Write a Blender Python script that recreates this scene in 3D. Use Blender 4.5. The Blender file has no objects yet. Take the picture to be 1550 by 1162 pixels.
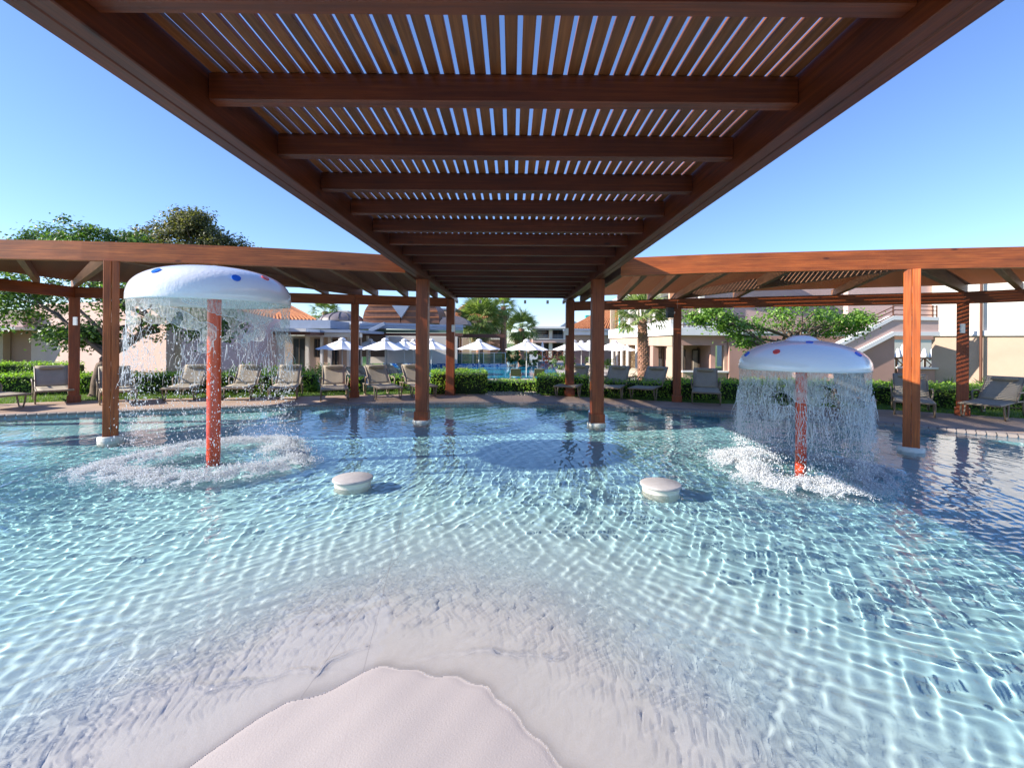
import bpy, math, random
import numpy as np
from mathutils import Vector, Matrix
random.seed(7); rng = np.random.RandomState(11)
sc = bpy.context.scene; C = sc.collection
R = math.radians
# ------------------------------------------------------------------ camera, light
CH = 1.6; F = 689.0; ROLL = R(0.4)
cam = bpy.data.cameras.new('camera'); camo = bpy.data.objects.new('camera', cam); C.objects.link(camo); sc.camera = camo
cam.sensor_width = 36; cam.lens = 36*F/1550; cam.shift_y = -(581-518)/1550; cam.clip_start = .03; cam.clip_end = 3000
camo.location = (0, 0, CH); camo.rotation_euler = (R(90), -ROLL, 0)
EL = R(26.2); AZ = R(10)
SUN = Vector((math.cos(EL)*math.cos(AZ), math.cos(EL)*math.sin(AZ), -math.sin(EL)))
w = bpy.data.worlds.new('World'); sc.world = w; w.use_nodes = True
nt = w.node_tree; sky = nt.nodes.new('ShaderNodeTexSky'); sky.sky_type = 'NISHITA'; sky.sun_disc = False
sky.sun_elevation = EL; sky.sun_rotation = math.atan2(-SUN.x, -SUN.y)
sky.altitude = 0; sky.air_density = 1.0; sky.dust_density = 0.1; sky.ozone_density = 3.5
tint = nt.nodes.new('ShaderNodeVectorMath'); tint.operation = 'MULTIPLY'; tint.inputs[1].default_value = (.84, .89, 1.10)
nt.links.new(sky.outputs[0], tint.inputs[0]); nt.links.new(tint.outputs[0], nt.nodes['Background'].inputs[0]); nt.nodes['Background'].inputs[1].default_value = .104
l = bpy.data.lights.new('sun', 'SUN'); l.energy = 4.2; l.angle = R(.5); l.color = (1, .93, .82); l.cycles.is_caustics_light = True
lo = bpy.data.objects.new('sun', l); C.objects.link(lo); lo.rotation_euler = SUN.to_track_quat('-Z', 'Y').to_euler(); lo.location = (-20, -4, 12)
sc.view_settings.view_transform = 'Standard'; sc.view_settings.look = 'None'; sc.view_settings.exposure = 1.2; sc.view_settings.gamma = 1
sc.cycles.max_bounces = 10; sc.cycles.transparent_max_bounces = 12; sc.cycles.caustics_reflective = False
sc.cycles.sample_clamp_indirect = 6

# ------------------------------------------------------------------ picture -> place
def UV(px, py):
    u = px-775; v = 518-py
    return u*math.cos(ROLL)-v*math.sin(ROLL), v*math.cos(ROLL)+u*math.sin(ROLL)
def P(px, py, Y):
    u, v = UV(px, py); return Vector((u/F*Y, Y, CH+v/F*Y))
def G(px, py, z=0.):
    u, v = UV(px, py); Y = F*(CH-z)/(-v); return Vector((u/F*Y, Y, z))

# ------------------------------------------------------------------ materials
MATS = {}
def newmat(n):
    m = bpy.data.materials.new(n); m.use_nodes = True; MATS[n] = m
    return m, m.node_tree, m.node_tree.nodes['Principled BSDF']
def lk(nt, a, b): nt.links.new(a, b)
def noise(nt, vec, scale, detail=4, rough=.55):
    n = nt.nodes.new('ShaderNodeTexNoise'); n.inputs['Scale'].default_value = scale; n.inputs['Detail'].default_value = detail; n.inputs['Roughness'].default_value = rough
    if vec is not None: lk(nt, vec, n.inputs['Vector'])
    return n.outputs['Fac']
def ramp(nt, fac, stops):
    r = nt.nodes.new('ShaderNodeValToRGB'); e = r.color_ramp.elements
    while len(e) > 1: e.remove(e[0])
    e[0].position = stops[0][0]; e[0].color = (*stops[0][1], 1)
    for p, c in stops[1:]:
        k = e.new(p); k.color = (*c, 1)
    lk(nt, fac, r.inputs[0]); return r.outputs[0]
def coord(nt, which='Object', scale=None):
    t = nt.nodes.new('ShaderNodeTexCoord'); o = t.outputs[which]
    if scale:
        m = nt.nodes.new('ShaderNodeMapping'); m.inputs['Scale'].default_value = scale; lk(nt, o, m.inputs[0]); o = m.outputs[0]
    return o
def bump(nt, p, fac, strength=.3, dist=.01):
    b = nt.nodes.new('ShaderNodeBump'); b.inputs['Strength'].default_value = strength; b.inputs['Distance'].default_value = dist
    lk(nt, fac, b.inputs['Height']); lk(nt, b.outputs[0], p.inputs['Normal'])
def mixc(nt, fac, a, b, mode='MIX'):
    m = nt.nodes.new('ShaderNodeMix'); m.data_type = 'RGBA'; m.blend_type = mode
    for i, x in ((0, fac), (6, a), (7, b)):
        if hasattr(x, 'links'): lk(nt, x, m.inputs[i])
        elif i == 0: m.inputs[i].default_value = x
        else: m.inputs[i].default_value = (*x, 1)
    return m.outputs[2]
def plain(n, col, rough=.6, var=.12, scale=3, bmp=.15, metal=0, fine=60):
    m, nt, p = newmat(n); c = coord(nt)
    f = noise(nt, c, scale, 6); lo_ = tuple(x*(1-var) for x in col); hi = tuple(min(1, x*(1+var)) for x in col)
    lk(nt, ramp(nt, f, [(.3, lo_), (.7, hi)]), p.inputs['Base Color'])
    p.inputs['Roughness'].default_value = rough; p.inputs['Metallic'].default_value = metal
    if bmp: bump(nt, p, noise(nt, c, fine, 3), bmp, .01)
    return m
def wood(n, dark, mid, light, rough=.45):
    m, nt, p = newmat(n)
    uv = coord(nt, 'UV'); oi = nt.nodes.new('ShaderNodeObjectInfo')
    add = nt.nodes.new('ShaderNodeVectorMath'); add.operation = 'ADD'; lk(nt, uv, add.inputs[0])
    comb = nt.nodes.new('ShaderNodeCombineXYZ'); mu = nt.nodes.new('ShaderNodeMath'); mu.operation = 'MULTIPLY'; mu.inputs[1].default_value = 37
    lk(nt, oi.outputs['Random'], mu.inputs[0]); lk(nt, mu.outputs[0], comb.inputs[0]); lk(nt, mu.outputs[0], comb.inputs[1]); lk(nt, comb.outputs[0], add.inputs[1])
    mp = nt.nodes.new('ShaderNodeMapping'); mp.inputs['Scale'].default_value = (.9, 34, 1); lk(nt, add.outputs[0], mp.inputs[0])
    g = noise(nt, mp.outputs[0], 1.6, 8, .65)
    mp2 = nt.nodes.new('ShaderNodeMapping'); mp2.inputs['Scale'].default_value = (1.2, 5, 1); lk(nt, add.outputs[0], mp2.inputs[0])
    g2 = noise(nt, mp2.outputs[0], 1.3, 4)
    c = ramp(nt, g, [(.25, dark), (.5, mid), (.75, light)])
    c = mixc(nt, .65, c, ramp(nt, g2, [(.3, (.42, .38, .36)), (.7, (1.32, 1.25, 1.2))]), 'MULTIPLY')
    # knots
    v = nt.nodes.new('ShaderNodeTexVoronoi'); mp3 = nt.nodes.new('ShaderNodeMapping'); mp3.inputs['Scale'].default_value = (1.6, 4.5, 1); lk(nt, add.outputs[0], mp3.inputs[0]); lk(nt, mp3.outputs[0], v.inputs['Vector']); v.inputs['Scale'].default_value = 1
    k = ramp(nt, v.outputs['Distance'], [(0, (.25, .2, .2)), (.06, (.5, .45, .4)), (.1, (1, 1, 1))])
    c = mixc(nt, 1, c, k, 'MULTIPLY')
    rv = ramp(nt, oi.outputs['Random'], [(0, (.78, .76, .74)), (1, (1.15, 1.12, 1.1))]); c = mixc(nt, 1, c, rv, 'MULTIPLY')
    lk(nt, c, p.inputs['Base Color']); p.inputs['Roughness'].default_value = rough
    bump(nt, p, g, .25, .004); return m
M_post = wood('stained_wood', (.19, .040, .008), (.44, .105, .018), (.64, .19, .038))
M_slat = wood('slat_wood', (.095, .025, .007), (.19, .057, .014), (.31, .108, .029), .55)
M_dpost = wood('shade_dark_wood', (.056, .009, .002), (.130, .0225, .004), (.225, .048, .009))  # darkened copy of the stained wood: shade under the straight roof put into its colour
M_mid = wood('shade_mid_wood', (.12, .022, .004), (.27, .056, .010), (.40, .105, .022))  # stained wood toned down in colour to deepen shade on posts and rear beams
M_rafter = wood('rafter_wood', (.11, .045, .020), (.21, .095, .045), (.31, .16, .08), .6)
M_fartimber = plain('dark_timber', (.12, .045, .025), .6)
M_railwood = plain('orange_timber', (.42, .15, .05), .5)
M_pink = plain('pink_render', (.60, .42, .37), .9, .06, 1.2, .2)
M_rose = plain('rose_render', (.46, .27, .22), .9, .06, 1.2, .2)
M_tan = plain('tan_render', (.50, .36, .27), .9, .07, 1.2, .2)
M_cream = plain('cream_render', (.72, .66, .58), .9, .05, 1.2, .2)
M_white = plain('white_paint', (.78, .76, .74), .6, .04, 2, .08)
M_bluegrey = plain('blue_grey_roofing', (.26, .31, .40), .5, .08, 2, .1)
M_darkbrown = plain('brown_shell_roof', (.20, .085, .05), .55, .2, 3, .2)
M_domegrey = plain('dome_shell', (.20, .17, .18), .5, .15, 3, .1)
M_green = plain('green_gutter', (.10, .17, .12), .4, .1)
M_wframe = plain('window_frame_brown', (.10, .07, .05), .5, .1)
M_curtain = plain('curtain_cloth', (.42, .37, .30), .9, .15, 6, .1)
M_metal = plain('brushed_metal', (.55, .55, .56), .35, .1, 5, .05, .8)
M_dmetal = plain('dark_metal', (.035, .035, .04), .5, .1, 5, .05)
M_lframe = plain('lounger_frame_paint', (.25, .19, .13), .45, .08, 5, .03)
M_umb = plain('umbrella_cloth', (.80, .79, .80), .85, .04, 4, .05)
M_upole = plain('pole_paint', (.68, .66, .62), .5, .05, 4, .02)
M_orange = plain('orange_buoy', (.85, .16, .03), .4, .05, 4, .02)
M_foam = plain('foam_water', (.85, .87, .89), .4, .03, 4, 0)
for m_ in (M_foam,):
    nt_ = m_.node_tree; o_ = [n for n in nt_.nodes if n.type == 'OUTPUT_MATERIAL'][0]; t_ = nt_.nodes.new('ShaderNodeBsdfTranslucent'); t_.inputs[0].default_value = (.88, .9, .92, 1)
    x_ = nt_.nodes.new('ShaderNodeMixShader'); x_.inputs[0].default_value = .5; lk(nt_, nt_.nodes['Principled BSDF'].outputs[0], x_.inputs[1]); lk(nt_, t_.outputs[0], x_.inputs[2]); lk(nt_, x_.outputs[0], o_.inputs[0])
M_stooltop = plain('stool_stone', (.43, .40, .39), .7, .12, 8, .3)
M_stoolside = plain('stool_side', (.72, .69, .60), .6, .08, 6, .2)
M_teal = plain('teal_cloth', (.03, .42, .36), .8, .1, 5, 0)
def sling():
    m, nt, p = newmat('sling_fabric'); c = coord(nt, 'Object', (1, 1, 1))
    wv = nt.nodes.new('ShaderNodeTexWave'); wv.inputs['Scale'].default_value = 60; wv.inputs['Distortion'].default_value = .3; lk(nt, c, wv.inputs[0])
    a = ramp(nt, wv.outputs['Fac'], [(0, (.34, .28, .20)), (1, (.50, .43, .33))])
    lk(nt, mixc(nt, .4, a, ramp(nt, noise(nt, c, 5), [(.3, (.7, .7, .7)), (.7, (1.1, 1.1, 1.1))]), 'MULTIPLY'), p.inputs['Base Color'])
    p.inputs['Roughness'].default_value = .85; bump(nt, p, wv.outputs['Fac'], .3, .003); return m
M_sling = sling()
def tiles():
    m, nt, p = newmat('roof_tile_clay'); c = coord(nt)
    f = noise(nt, c, 6); lk(nt, ramp(nt, f, [(.3, (.34, .10, .04)), (.55, (.52, .19, .07)), (.75, (.62, .30, .14))]), p.inputs['Base Color']); p.inputs['Roughness'].default_value = .85; return m
M_tile = tiles()
def stone():
    m, nt, p = newmat('rubble_stone'); c = coord(nt); v = nt.nodes.new('ShaderNodeTexVoronoi'); v.inputs['Scale'].default_value = 5.5; lk(nt, c, v.inputs[0])
    v2 = nt.nodes.new('ShaderNodeTexVoronoi'); v2.feature = 'DISTANCE_TO_EDGE'; v2.inputs['Scale'].default_value = 5.5; lk(nt, c, v2.inputs[0])
    bw = nt.nodes.new('ShaderNodeSeparateColor'); lk(nt, v.outputs['Color'], bw.inputs[0])
    a = ramp(nt, bw.outputs[0], [(0, (.20, .12, .06)), (.4, (.42, .26, .12)), (.7, (.55, .40, .22)), (1, (.32, .24, .17))])
    a = mixc(nt, ramp(nt, v2.outputs[0], [(0, (0, 0, 0)), (.07, (1, 1, 1))]), (.12, .09, .06), a)
    lk(nt, a, p.inputs['Base Color']); p.inputs['Roughness'].default_value = .9; bump(nt, p, v2.outputs[0], 1, .03); return m
M_stone = stone()
def glassm(n, tint, mixf, rough=.05):
    m = bpy.data.materials.new(n); m.use_nodes = True; nt = m.node_tree; nt.nodes.clear()
    o = nt.nodes.new('ShaderNodeOutputMaterial'); t = nt.nodes.new('ShaderNodeBsdfTransparent'); t.inputs[0].default_value = (*tint, 1)
    g = nt.nodes.new('ShaderNodeBsdfGlossy'); g.inputs['Roughness'].default_value = rough
    fr = nt.nodes.new('ShaderNodeFresnel'); fr.inputs[0].default_value = 1.5
    ad = nt.nodes.new('ShaderNodeMath'); ad.operation = 'ADD'; ad.use_clamp = True; ad.inputs[1].default_value = mixf; lk(nt, fr.outputs[0], ad.inputs[0])
    mx = nt.nodes.new('ShaderNodeMixShader'); lk(nt, ad.outputs[0], mx.inputs[0]); lk(nt, t.outputs[0], mx.inputs[1]); lk(nt, g.outputs[0], mx.inputs[2]); lk(nt, mx.outputs[0], o.inputs[0]); return m
M_glass = glassm('green_glass', (.62, .80, .74), .05)
m, nt, p = newmat('window_glass'); p.inputs['Base Color'].default_value = (.03, .035, .04, 1); p.inputs['Roughness'].default_value = .06; M_window = m
def leafm(n, a, b, c_, trans=.35):
    m = bpy.data.materials.new(n); m.use_nodes = True; nt = m.node_tree; nt.nodes.clear()
    o = nt.nodes.new('ShaderNodeOutputMaterial'); ge = nt.nodes.new('ShaderNodeNewGeometry')
    col = ramp(nt, ge.outputs['Random Per Island'], [(0, a), (.5, b), (1, c_)])
    ns = noise(nt, coord(nt), 1.1, 3); col = mixc(nt, .6, col, ramp(nt, ns, [(.35, (.6, .62, .6)), (.65, (1.2, 1.2, 1.1))]), 'MULTIPLY')
    d = nt.nodes.new('ShaderNodeBsdfPrincipled'); d.inputs['Roughness'].default_value = .45; lk(nt, col, d.inputs['Base Color'])
    t = nt.nodes.new('ShaderNodeBsdfTranslucent'); lk(nt, mixc(nt, 1, col, (1.5, 1.7, .7), 'MULTIPLY'), t.inputs[0])
    mx = nt.nodes.new('ShaderNodeMixShader'); mx.inputs[0].default_value = trans; lk(nt, d.outputs[0], mx.inputs[1]); lk(nt, t.outputs[0], mx.inputs[2]); lk(nt, mx.outputs[0], o.inputs[0]); return m
M_leafh = leafm('hedge_leaf', (.12, .26, .03), (.26, .46, .05), (.44, .58, .09))
M_leafd = leafm('tree_leaf', (.045, .10, .02), (.10, .18, .04), (.17, .27, .07))
M_leafm = leafm('spring_leaf', (.05, .12, .02), (.13, .27, .03), (.26, .42, .07))
M_leafo = leafm('olive_leaf', (.07, .08, .026), (.14, .14, .05), (.22, .20, .09))
M_leafb = leafm('bright_leaf', (.09, .20, .02), (.17, .34, .04), (.28, .44, .07))
M_palm = leafm('palm_leaf', (.08, .14, .04), (.20, .27, .08), (.38, .42, .18))
M_deadpalm = leafm('dry_palm_leaf', (.22, .16, .09), (.34, .26, .14), (.42, .34, .2), .2)
M_grassb = leafm('grass_blade', (.08, .16, .02), (.13, .22, .03), (.2, .28, .05))
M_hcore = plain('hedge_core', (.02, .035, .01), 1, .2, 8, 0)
M_bark = plain('bark', (.17, .12, .085), .95, .3, 9, 1, 0, 30)
M_pbark = plain('palm_bark', (.34, .18, .12), .95, .35, 9, 1, 0, 30)
M_lawn = plain('lawn_soil', (.10, .16, .03), 1, .25, 2, .5)
M_gravel = plain('gravel_mat', (.45, .40, .33), .9, .3, 30, .8)

# ------------------------------------------------------------------ mesh builder
class MB:
    def __init__(s): s.v = []; s.f = []; s.uv = []; s.sm = []
    def add(s, vs, fs, uvs=None, smooth=False):
        o = len(s.v); s.v += [tuple(x) for x in vs]
        for k, f in enumerate(fs):
            s.f.append([o+i for i in f]); s.uv.append(uvs[k] if uvs else [(vs[i][0]+vs[i][1], vs[i][2]) for i in f]); s.sm.append(smooth)
    def bar(s, a, b, w, h, up=(0, 0, 1), bev=.0, ext=0):
        """box from a to b, width w across, height h along up; a,b at the centre of the section"""
        a = Vector(a); b = Vector(b); d = (b-a); L = d.length; d.normalize()
        if ext: a = a-d*ext; b = b+d*ext; L += 2*ext
        u = Vector(up); x = d.cross(u); x.normalize(); u = x.cross(d)
        bev = bev or min(w, h)*.06
        hw, hh = w/2, h/2
        sec = [(-hw+bev, -hh), (hw-bev, -hh), (hw, -hh+bev), (hw, hh-bev), (hw-bev, hh), (-hw+bev, hh), (-hw, hh-bev), (-hw, -hh+bev)]
        vs = [a+x*p+u*q for p, q in sec]+[b+x*p+u*q for p, q in sec]
        per = [0]
        for i in range(8):
            p, q = sec[i], sec[(i+1) % 8]; per.append(per[-1]+math.hypot(p[0]-q[0], p[1]-q[1]))
        fs = [[i, (i+1) % 8, 8+(i+1) % 8, 8+i] for i in range(8)]; uv = [[(0, per[i]), (0, per[i+1]), (L, per[i+1]), (L, per[i])] for i in range(8)]
        fs += [list(range(7, -1, -1)), list(range(8, 16))]; uv += [[(sec[i][0]*.2, sec[i][1]) for i in range(7, -1, -1)], [(sec[i][0]*.2, sec[i][1]) for i in range(8)]]
        s.add(vs, fs, uv); return s
    def box(s, c, size, rz=0, bev=0):
        c = Vector(c); x, y, z = size; d = Vector((math.cos(rz), math.sin(rz), 0))*(x/2)
        return s.bar(c-d, c+d, y, z, bev=bev or min(x, y, z)*.03)
    def tube(s, pts, rad, n=8, cap=True):
        pts = [Vector(p) for p in pts]; rad = rad if isinstance(rad, (list, tuple)) else [rad]*len(pts); vs = []
        for i, p in enumerate(pts):
            d = (pts[min(i+1, len(pts)-1)]-pts[max(i-1, 0)]).normalized(); u = Vector((0, 0, 1)) if abs(d.z) < .9 else Vector((1, 0, 0))
            x = d.cross(u).normalized(); y = x.cross(d)
            for k in range(n): t = 2*math.pi*k/n; vs.append(p+(x*math.cos(t)+y*math.sin(t))*rad[i])
        fs = []; uv = []
        for i in range(len(pts)-1):
            for k in range(n):
                k2 = (k+1) % n; fs.append([i*n+k, i*n+k2, (i+1)*n+k2, (i+1)*n+k]); uv.append([(i*.3, k/n), (i*.3, (k+1)/n), (i*.3+.3, (k+1)/n), (i*.3+.3, k/n)])
        s.add(vs, fs, uv, True)
        if cap: s.add([vs[i] for i in range(n)], [list(range(n))[::-1]]); s.add([vs[-n+i] for i in range(n)], [list(range(n))])
        return s
    def lathe(s, prof, n=32, c=(0, 0, 0), smooth=True):
        c = Vector(c); vs = []
        for r, z in prof:
            for k in range(n): t = 2*math.pi*k/n; vs.append(c+Vector((r*math.cos(t), r*math.sin(t), z)))
        fs = []
        for i in range(len(prof)-1):
            for k in range(n): k2 = (k+1) % n; fs.append([i*n+k, i*n+k2, (i+1)*n+k2, (i+1)*n+k])
        s.add(vs, fs, None, smooth); return s
    def poly(s, pts, d):
        """extruded polygon: pts list of Vector, d extrusion vector"""
        n = len(pts); d = Vector(d); vs = [Vector(p) for p in pts]+[Vector(p)+d for p in pts]
        s.add(vs, [list(range(n))[::-1], list(range(n, 2*n))]+[[i, (i+1) % n, n+(i+1) % n, n+i] for i in range(n)]); return s
    def build(s, name, mat, parent=None, loc=None, rz=0):
        me = bpy.data.meshes.new(name); me.from_pydata(s.v, [], s.f)
        ul = me.uv_layers.new(name='uv'); ul.data.foreach_set('uv', [c for f in s.uv for p in f for c in p])
        me.polygons.foreach_set('use_smooth', s.sm); me.materials.append(mat); me.update()
        return link(name, me, parent, loc, rz)
def link(name, me, parent=None, loc=None, rz=0):
    o = bpy.data.objects.new(name, me); C.objects.link(o)
    if parent is not None: o.parent = parent
    if loc is not None: o.location = loc
    if rz: o.rotation_euler = (0, 0, rz)
    return o
def tag(o, label=None, cat=None, group=None, kind=None):
    if label: o['label'] = label
    if cat: o['category'] = cat
    if group: o['group'] = group
    if kind: o['kind'] = kind
    return o
def thing(name, label, cat, loc=(0, 0, 0), rz=0, group=None):
    o = bpy.data.objects.new(name, None); C.objects.link(o); o.location = loc; o.rotation_euler = (0, 0, rz); o.empty_display_size = .2
    return tag(o, label, cat, group)
def copytree(o, parent=None):
    c = o.copy(); C.objects.link(c)
    if parent is not None: c.parent = parent
    for ch in list(o.children): copytree(ch, c)
    return c
def npmesh(name, v, f, mat, smooth=False):
    me = bpy.data.meshes.new(name); v = np.asarray(v, 'f'); f = np.asarray(f, 'i'); k = f.shape[1]
    me.vertices.add(len(v)); me.vertices.foreach_set('co', v.ravel()); me.loops.add(f.size); me.loops.foreach_set('vertex_index', f.ravel())
    me.polygons.add(len(f)); me.polygons.foreach_set('loop_start', (np.arange(len(f))*k).astype('i')); me.update(calc_edges=True)
    me.polygons.foreach_set('use_smooth', np.full(len(f), smooth)); me.materials.append(mat); return me
def gridfaces(ny, nx):
    i = np.arange((nx-1)*(ny-1)); a = (i//(nx-1))*nx+i % (nx-1); return np.stack([a, a+1, a+1+nx, a+nx], 1)
def leaves(pts, nrm, size, mat, name='leaves', aspect=.55, jit=.6):
    """one small folded leaf (a diamond quad) at each point, roughly facing nrm"""
    n = len(pts); pts = np.asarray(pts); nr = np.asarray(nrm)+rng.normal(0, jit, (n, 3)); nr /= np.linalg.norm(nr, axis=1)[:, None]+1e-9
    t = rng.normal(0, 1, (n, 3)); t -= (t*nr).sum(1)[:, None]*nr; t /= np.linalg.norm(t, axis=1)[:, None]+1e-9; b = np.cross(nr, t)
    s = (size*rng.uniform(.6, 1.35, n))[:, None]
    v = np.stack([pts-t*s*.5, pts+b*s*aspect*.5-nr*s*.08, pts+t*s*.5, pts-b*s*aspect*.5-nr*s*.08], 1).reshape(-1, 3)
    return npmesh(name, v, np.arange(4*n).reshape(n, 4), mat)

# ------------------------------------------------------------------ shape of the pool and deck (polar about the camera's foot)
EDGE = [(-110, 14.5), (-70, 15.0), (-58, 14.8), (-48.4, 13.8), (-42.2, 13.0), (-28.6, 12.2), (-21.7, 11.9), (-11, 11.6), (0, 11.6), (10.3, 11.5), (18, 11.3), (28, 11.4), (37.3, 11.6), (42.2, 11.6), (48.4, 11.8), (60, 12.4), (75, 13.4), (110, 14.0)]
OUT = [(-110, 17.5), (-70, 17.5), (-46.4, 16.1), (-28.6, 14.0), (-15, 13.7), (0, 13.5), (12, 12.95), (22.5, 12.7), (39.9, 14.1), (48.4, 14.5), (60, 15.5), (75, 16.5), (110, 17)]
def pr(tab, a):
    x = np.array([t[0] for t in tab]); y = np.array([t[1] for t in tab]); k = np.ones(5)/5
    return np.interp(a, x, y)
def smooth_r(tab, a): return sum(pr(tab, a+o) for o in (-4, -2, 0, 2, 4))/5
ang = np.linspace(-110, 110, 441)
re_, ro_ = smooth_r(EDGE, ang), smooth_r(OUT, ang)
sa, ca = np.sin(np.radians(ang)), np.cos(np.radians(ang))
def strip(name, rings, mat, smooth=False):
    """rings: list of (radius array, z)"""
    v = np.concatenate([np.stack([r*sa, r*ca, np.full_like(r, z)], 1) for r, z in rings]); return npmesh(name, v, gridfaces(len(rings), len(ang)), mat, smooth)

# pool floor: a beach that rises out of the water in front of the camera
def floor_z(X, Y):
    r = np.hypot((X+.5)*1.35, Y-.9); s = r-1.27; wob = .05*np.sin(X*5+1)*np.sin(Y*4)+.025*np.sin(X*13+Y*3)+.012*np.sin(X*31-Y*17); s = s+wob*np.clip(2-s, 0, 1); wob = 0
    z = np.where(s < 0, -s*.05, -np.where(s < 1.2, s*.05, .06+(s-1.2)*.055))
    z = z-.0018*np.clip((s+wob-.0)/.03, 0, 1)
    return np.maximum(z, -.48)
m, nt, p = newmat('pool_floor_light_tint'); M_floor = m
c = coord(nt); sx = nt.nodes.new('ShaderNodeSeparateXYZ'); lk(nt, c, sx.inputs[0])
nz = nt.nodes.new('ShaderNodeMath'); nz.operation = 'MULTIPLY_ADD'; lk(nt, noise(nt, c, 1.2, 3), nz.inputs[0]); nz.inputs[1].default_value = .0; lk(nt, sx.outputs[2], nz.inputs[2])
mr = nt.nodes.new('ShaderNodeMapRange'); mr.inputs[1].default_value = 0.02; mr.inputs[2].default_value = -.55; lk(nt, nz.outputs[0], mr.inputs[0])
colr = ramp(nt, mr.outputs[0], [(.0395, (.475, .42, .405)), (.048, (.84, .765, .73)), (.09, (.87, .83, .80)), (.15, (.72, .88, .885)), (.27, (.55, .87, .89)), (.55, (.44, .855, .885)), (1, (.33, .80, .865))])  # submerged stops lifted for light lost underwater; aqua by depth imitates water tint
# broom-dragged grain and two day joints in the screed
br = noise(nt, coord(nt, 'Object', (60, 60, 60)), 2.2, 3); colr = mixc(nt, .12, colr, ramp(nt, br, [(.3, (.7, .7, .7)), (.7, (1.2, 1.2, 1.2))]), 'MULTIPLY')
for kx, off in ((.02, -1.06), (-.05, -.38)):
    ml = nt.nodes.new('ShaderNodeMath'); ml.operation = 'MULTIPLY_ADD'; lk(nt, sx.outputs[1], ml.inputs[0]); ml.inputs[1].default_value = kx*3; ml.inputs[2].default_value = off
    df = nt.nodes.new('ShaderNodeMath'); df.operation = 'SUBTRACT'; lk(nt, sx.outputs[0], df.inputs[0]); lk(nt, ml.outputs[0], df.inputs[1])
    ab = nt.nodes.new('ShaderNodeMath'); ab.operation = 'ABSOLUTE'; lk(nt, df.outputs[0], ab.inputs[0])
    colr = mixc(nt, ramp(nt, ab.outputs[0], [(0, (.5, .5, .5)), (.004, (0, 0, 0))]), colr, (.42, .36, .35))
lk(nt, colr, p.inputs['Base Color']); p.inputs['Roughness'].default_value = .75; bump(nt, p, br, .3, .003)
fy = np.concatenate([np.linspace(-16, .4, 30), np.linspace(.5, 1.2, 20), np.linspace(1.21, 2.6, 170), np.linspace(2.62, 4, 40), np.linspace(4.1, 16, 70)]); fx = np.concatenate([np.linspace(-16, -2.1, 60), np.linspace(-2.05, 1.2, 330), np.linspace(1.25, 16, 64)])
FX, FY = np.meshgrid(fx, fy); rr = np.hypot(FX, FY); aa = np.degrees(np.arctan2(FX, FY)); lim = smooth_r(EDGE, np.clip(aa, -110, 110))+.12
FZ = floor_z(FX, FY); FZ = np.where(FY < 0, np.minimum(FZ+.0, .12), FZ)
k = np.minimum(1, lim/np.maximum(rr, 1e-6)); k = np.where(FY > -2, k, 1)
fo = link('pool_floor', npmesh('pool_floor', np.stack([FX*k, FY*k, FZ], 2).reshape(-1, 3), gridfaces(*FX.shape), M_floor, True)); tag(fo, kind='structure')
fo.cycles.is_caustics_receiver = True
m, nt, p = newmat('pool_wall_mosaic'); br = nt.nodes.new('ShaderNodeTexBrick'); M_mosaic = m
lk(nt, coord(nt, 'Object', (1, 1, 1)), br.inputs[0]); br.inputs['Scale'].default_value = 12; br.inputs['Color1'].default_value = (.30, .45, .62, 1); br.inputs['Color2'].default_value = (.55, .66, .74, 1); br.inputs['Mortar'].default_value = (.6, .6, .58, 1)
lk(nt, br.outputs[0], p.inputs['Base Color']); p.inputs['Roughness'].default_value = .3
wl = link('pool_wall', strip('pool_wall', [(re_, -.56), (re_, .03)], M_mosaic)); tag(wl, kind='structure'); wl.cycles.is_caustics_receiver = True
# deck
m, nt, p = newmat('deck_stone'); c = coord(nt); br = nt.nodes.new('ShaderNodeTexBrick'); lk(nt, c, br.inputs[0]); br.inputs['Scale'].default_value = 1; br.inputs['Brick Width'].default_value = .6; br.inputs['Row Height'].default_value = .6; br.inputs['Mortar Size'].default_value = .008; br.inputs['Bias'].default_value = 0
br.inputs['Color1'].default_value = (.44, .31, .23, 1); br.inputs['Color2'].default_value = (.50, .36, .27, 1); br.inputs['Mortar'].default_value = (.30, .23, .18, 1)
lk(nt, mixc(nt, .6, br.outputs[0], ramp(nt, noise(nt, c, 2.5, 6), [(.3, (.8, .8, .8)), (.7, (1.12, 1.1, 1.1))]), 'MULTIPLY'), p.inputs['Base Color']); p.inputs['Roughness'].default_value = .8; M_deck = m
o = link('pool_deck', strip('pool_deck', [(re_+.30, .052), (ro_, .06)], M_deck)); tag(o, kind='structure')
# coping: small rounded blocks round the rim
cp = MB()
M_cope = plain('coping_stone', (.28, .24, .225), .7, .12, 8, .2)
for a0 in np.arange(-75, 75, .62):
    r0 = float(smooth_r(EDGE, np.array([a0]))[0]); t = R(a0); c0 = Vector((math.sin(t), math.cos(t), 0)); q = Vector((math.cos(t), -math.sin(t), 0)); wd = R(.62)*r0*.95
    cp.bar(c0*(r0-.03)+Vector((0, 0, .035)), c0*(r0+.14)+Vector((0, 0, .035)), wd, .06, bev=.012)
o = cp.build('pool_coping', M_cope); tag(o, kind='structure')
o = link('coping_bed', strip('coping_bed', [(re_+.0, .02), (re_+.12, .05), (re_+.30, .056)], M_cope)); tag(o, kind='structure')
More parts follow.
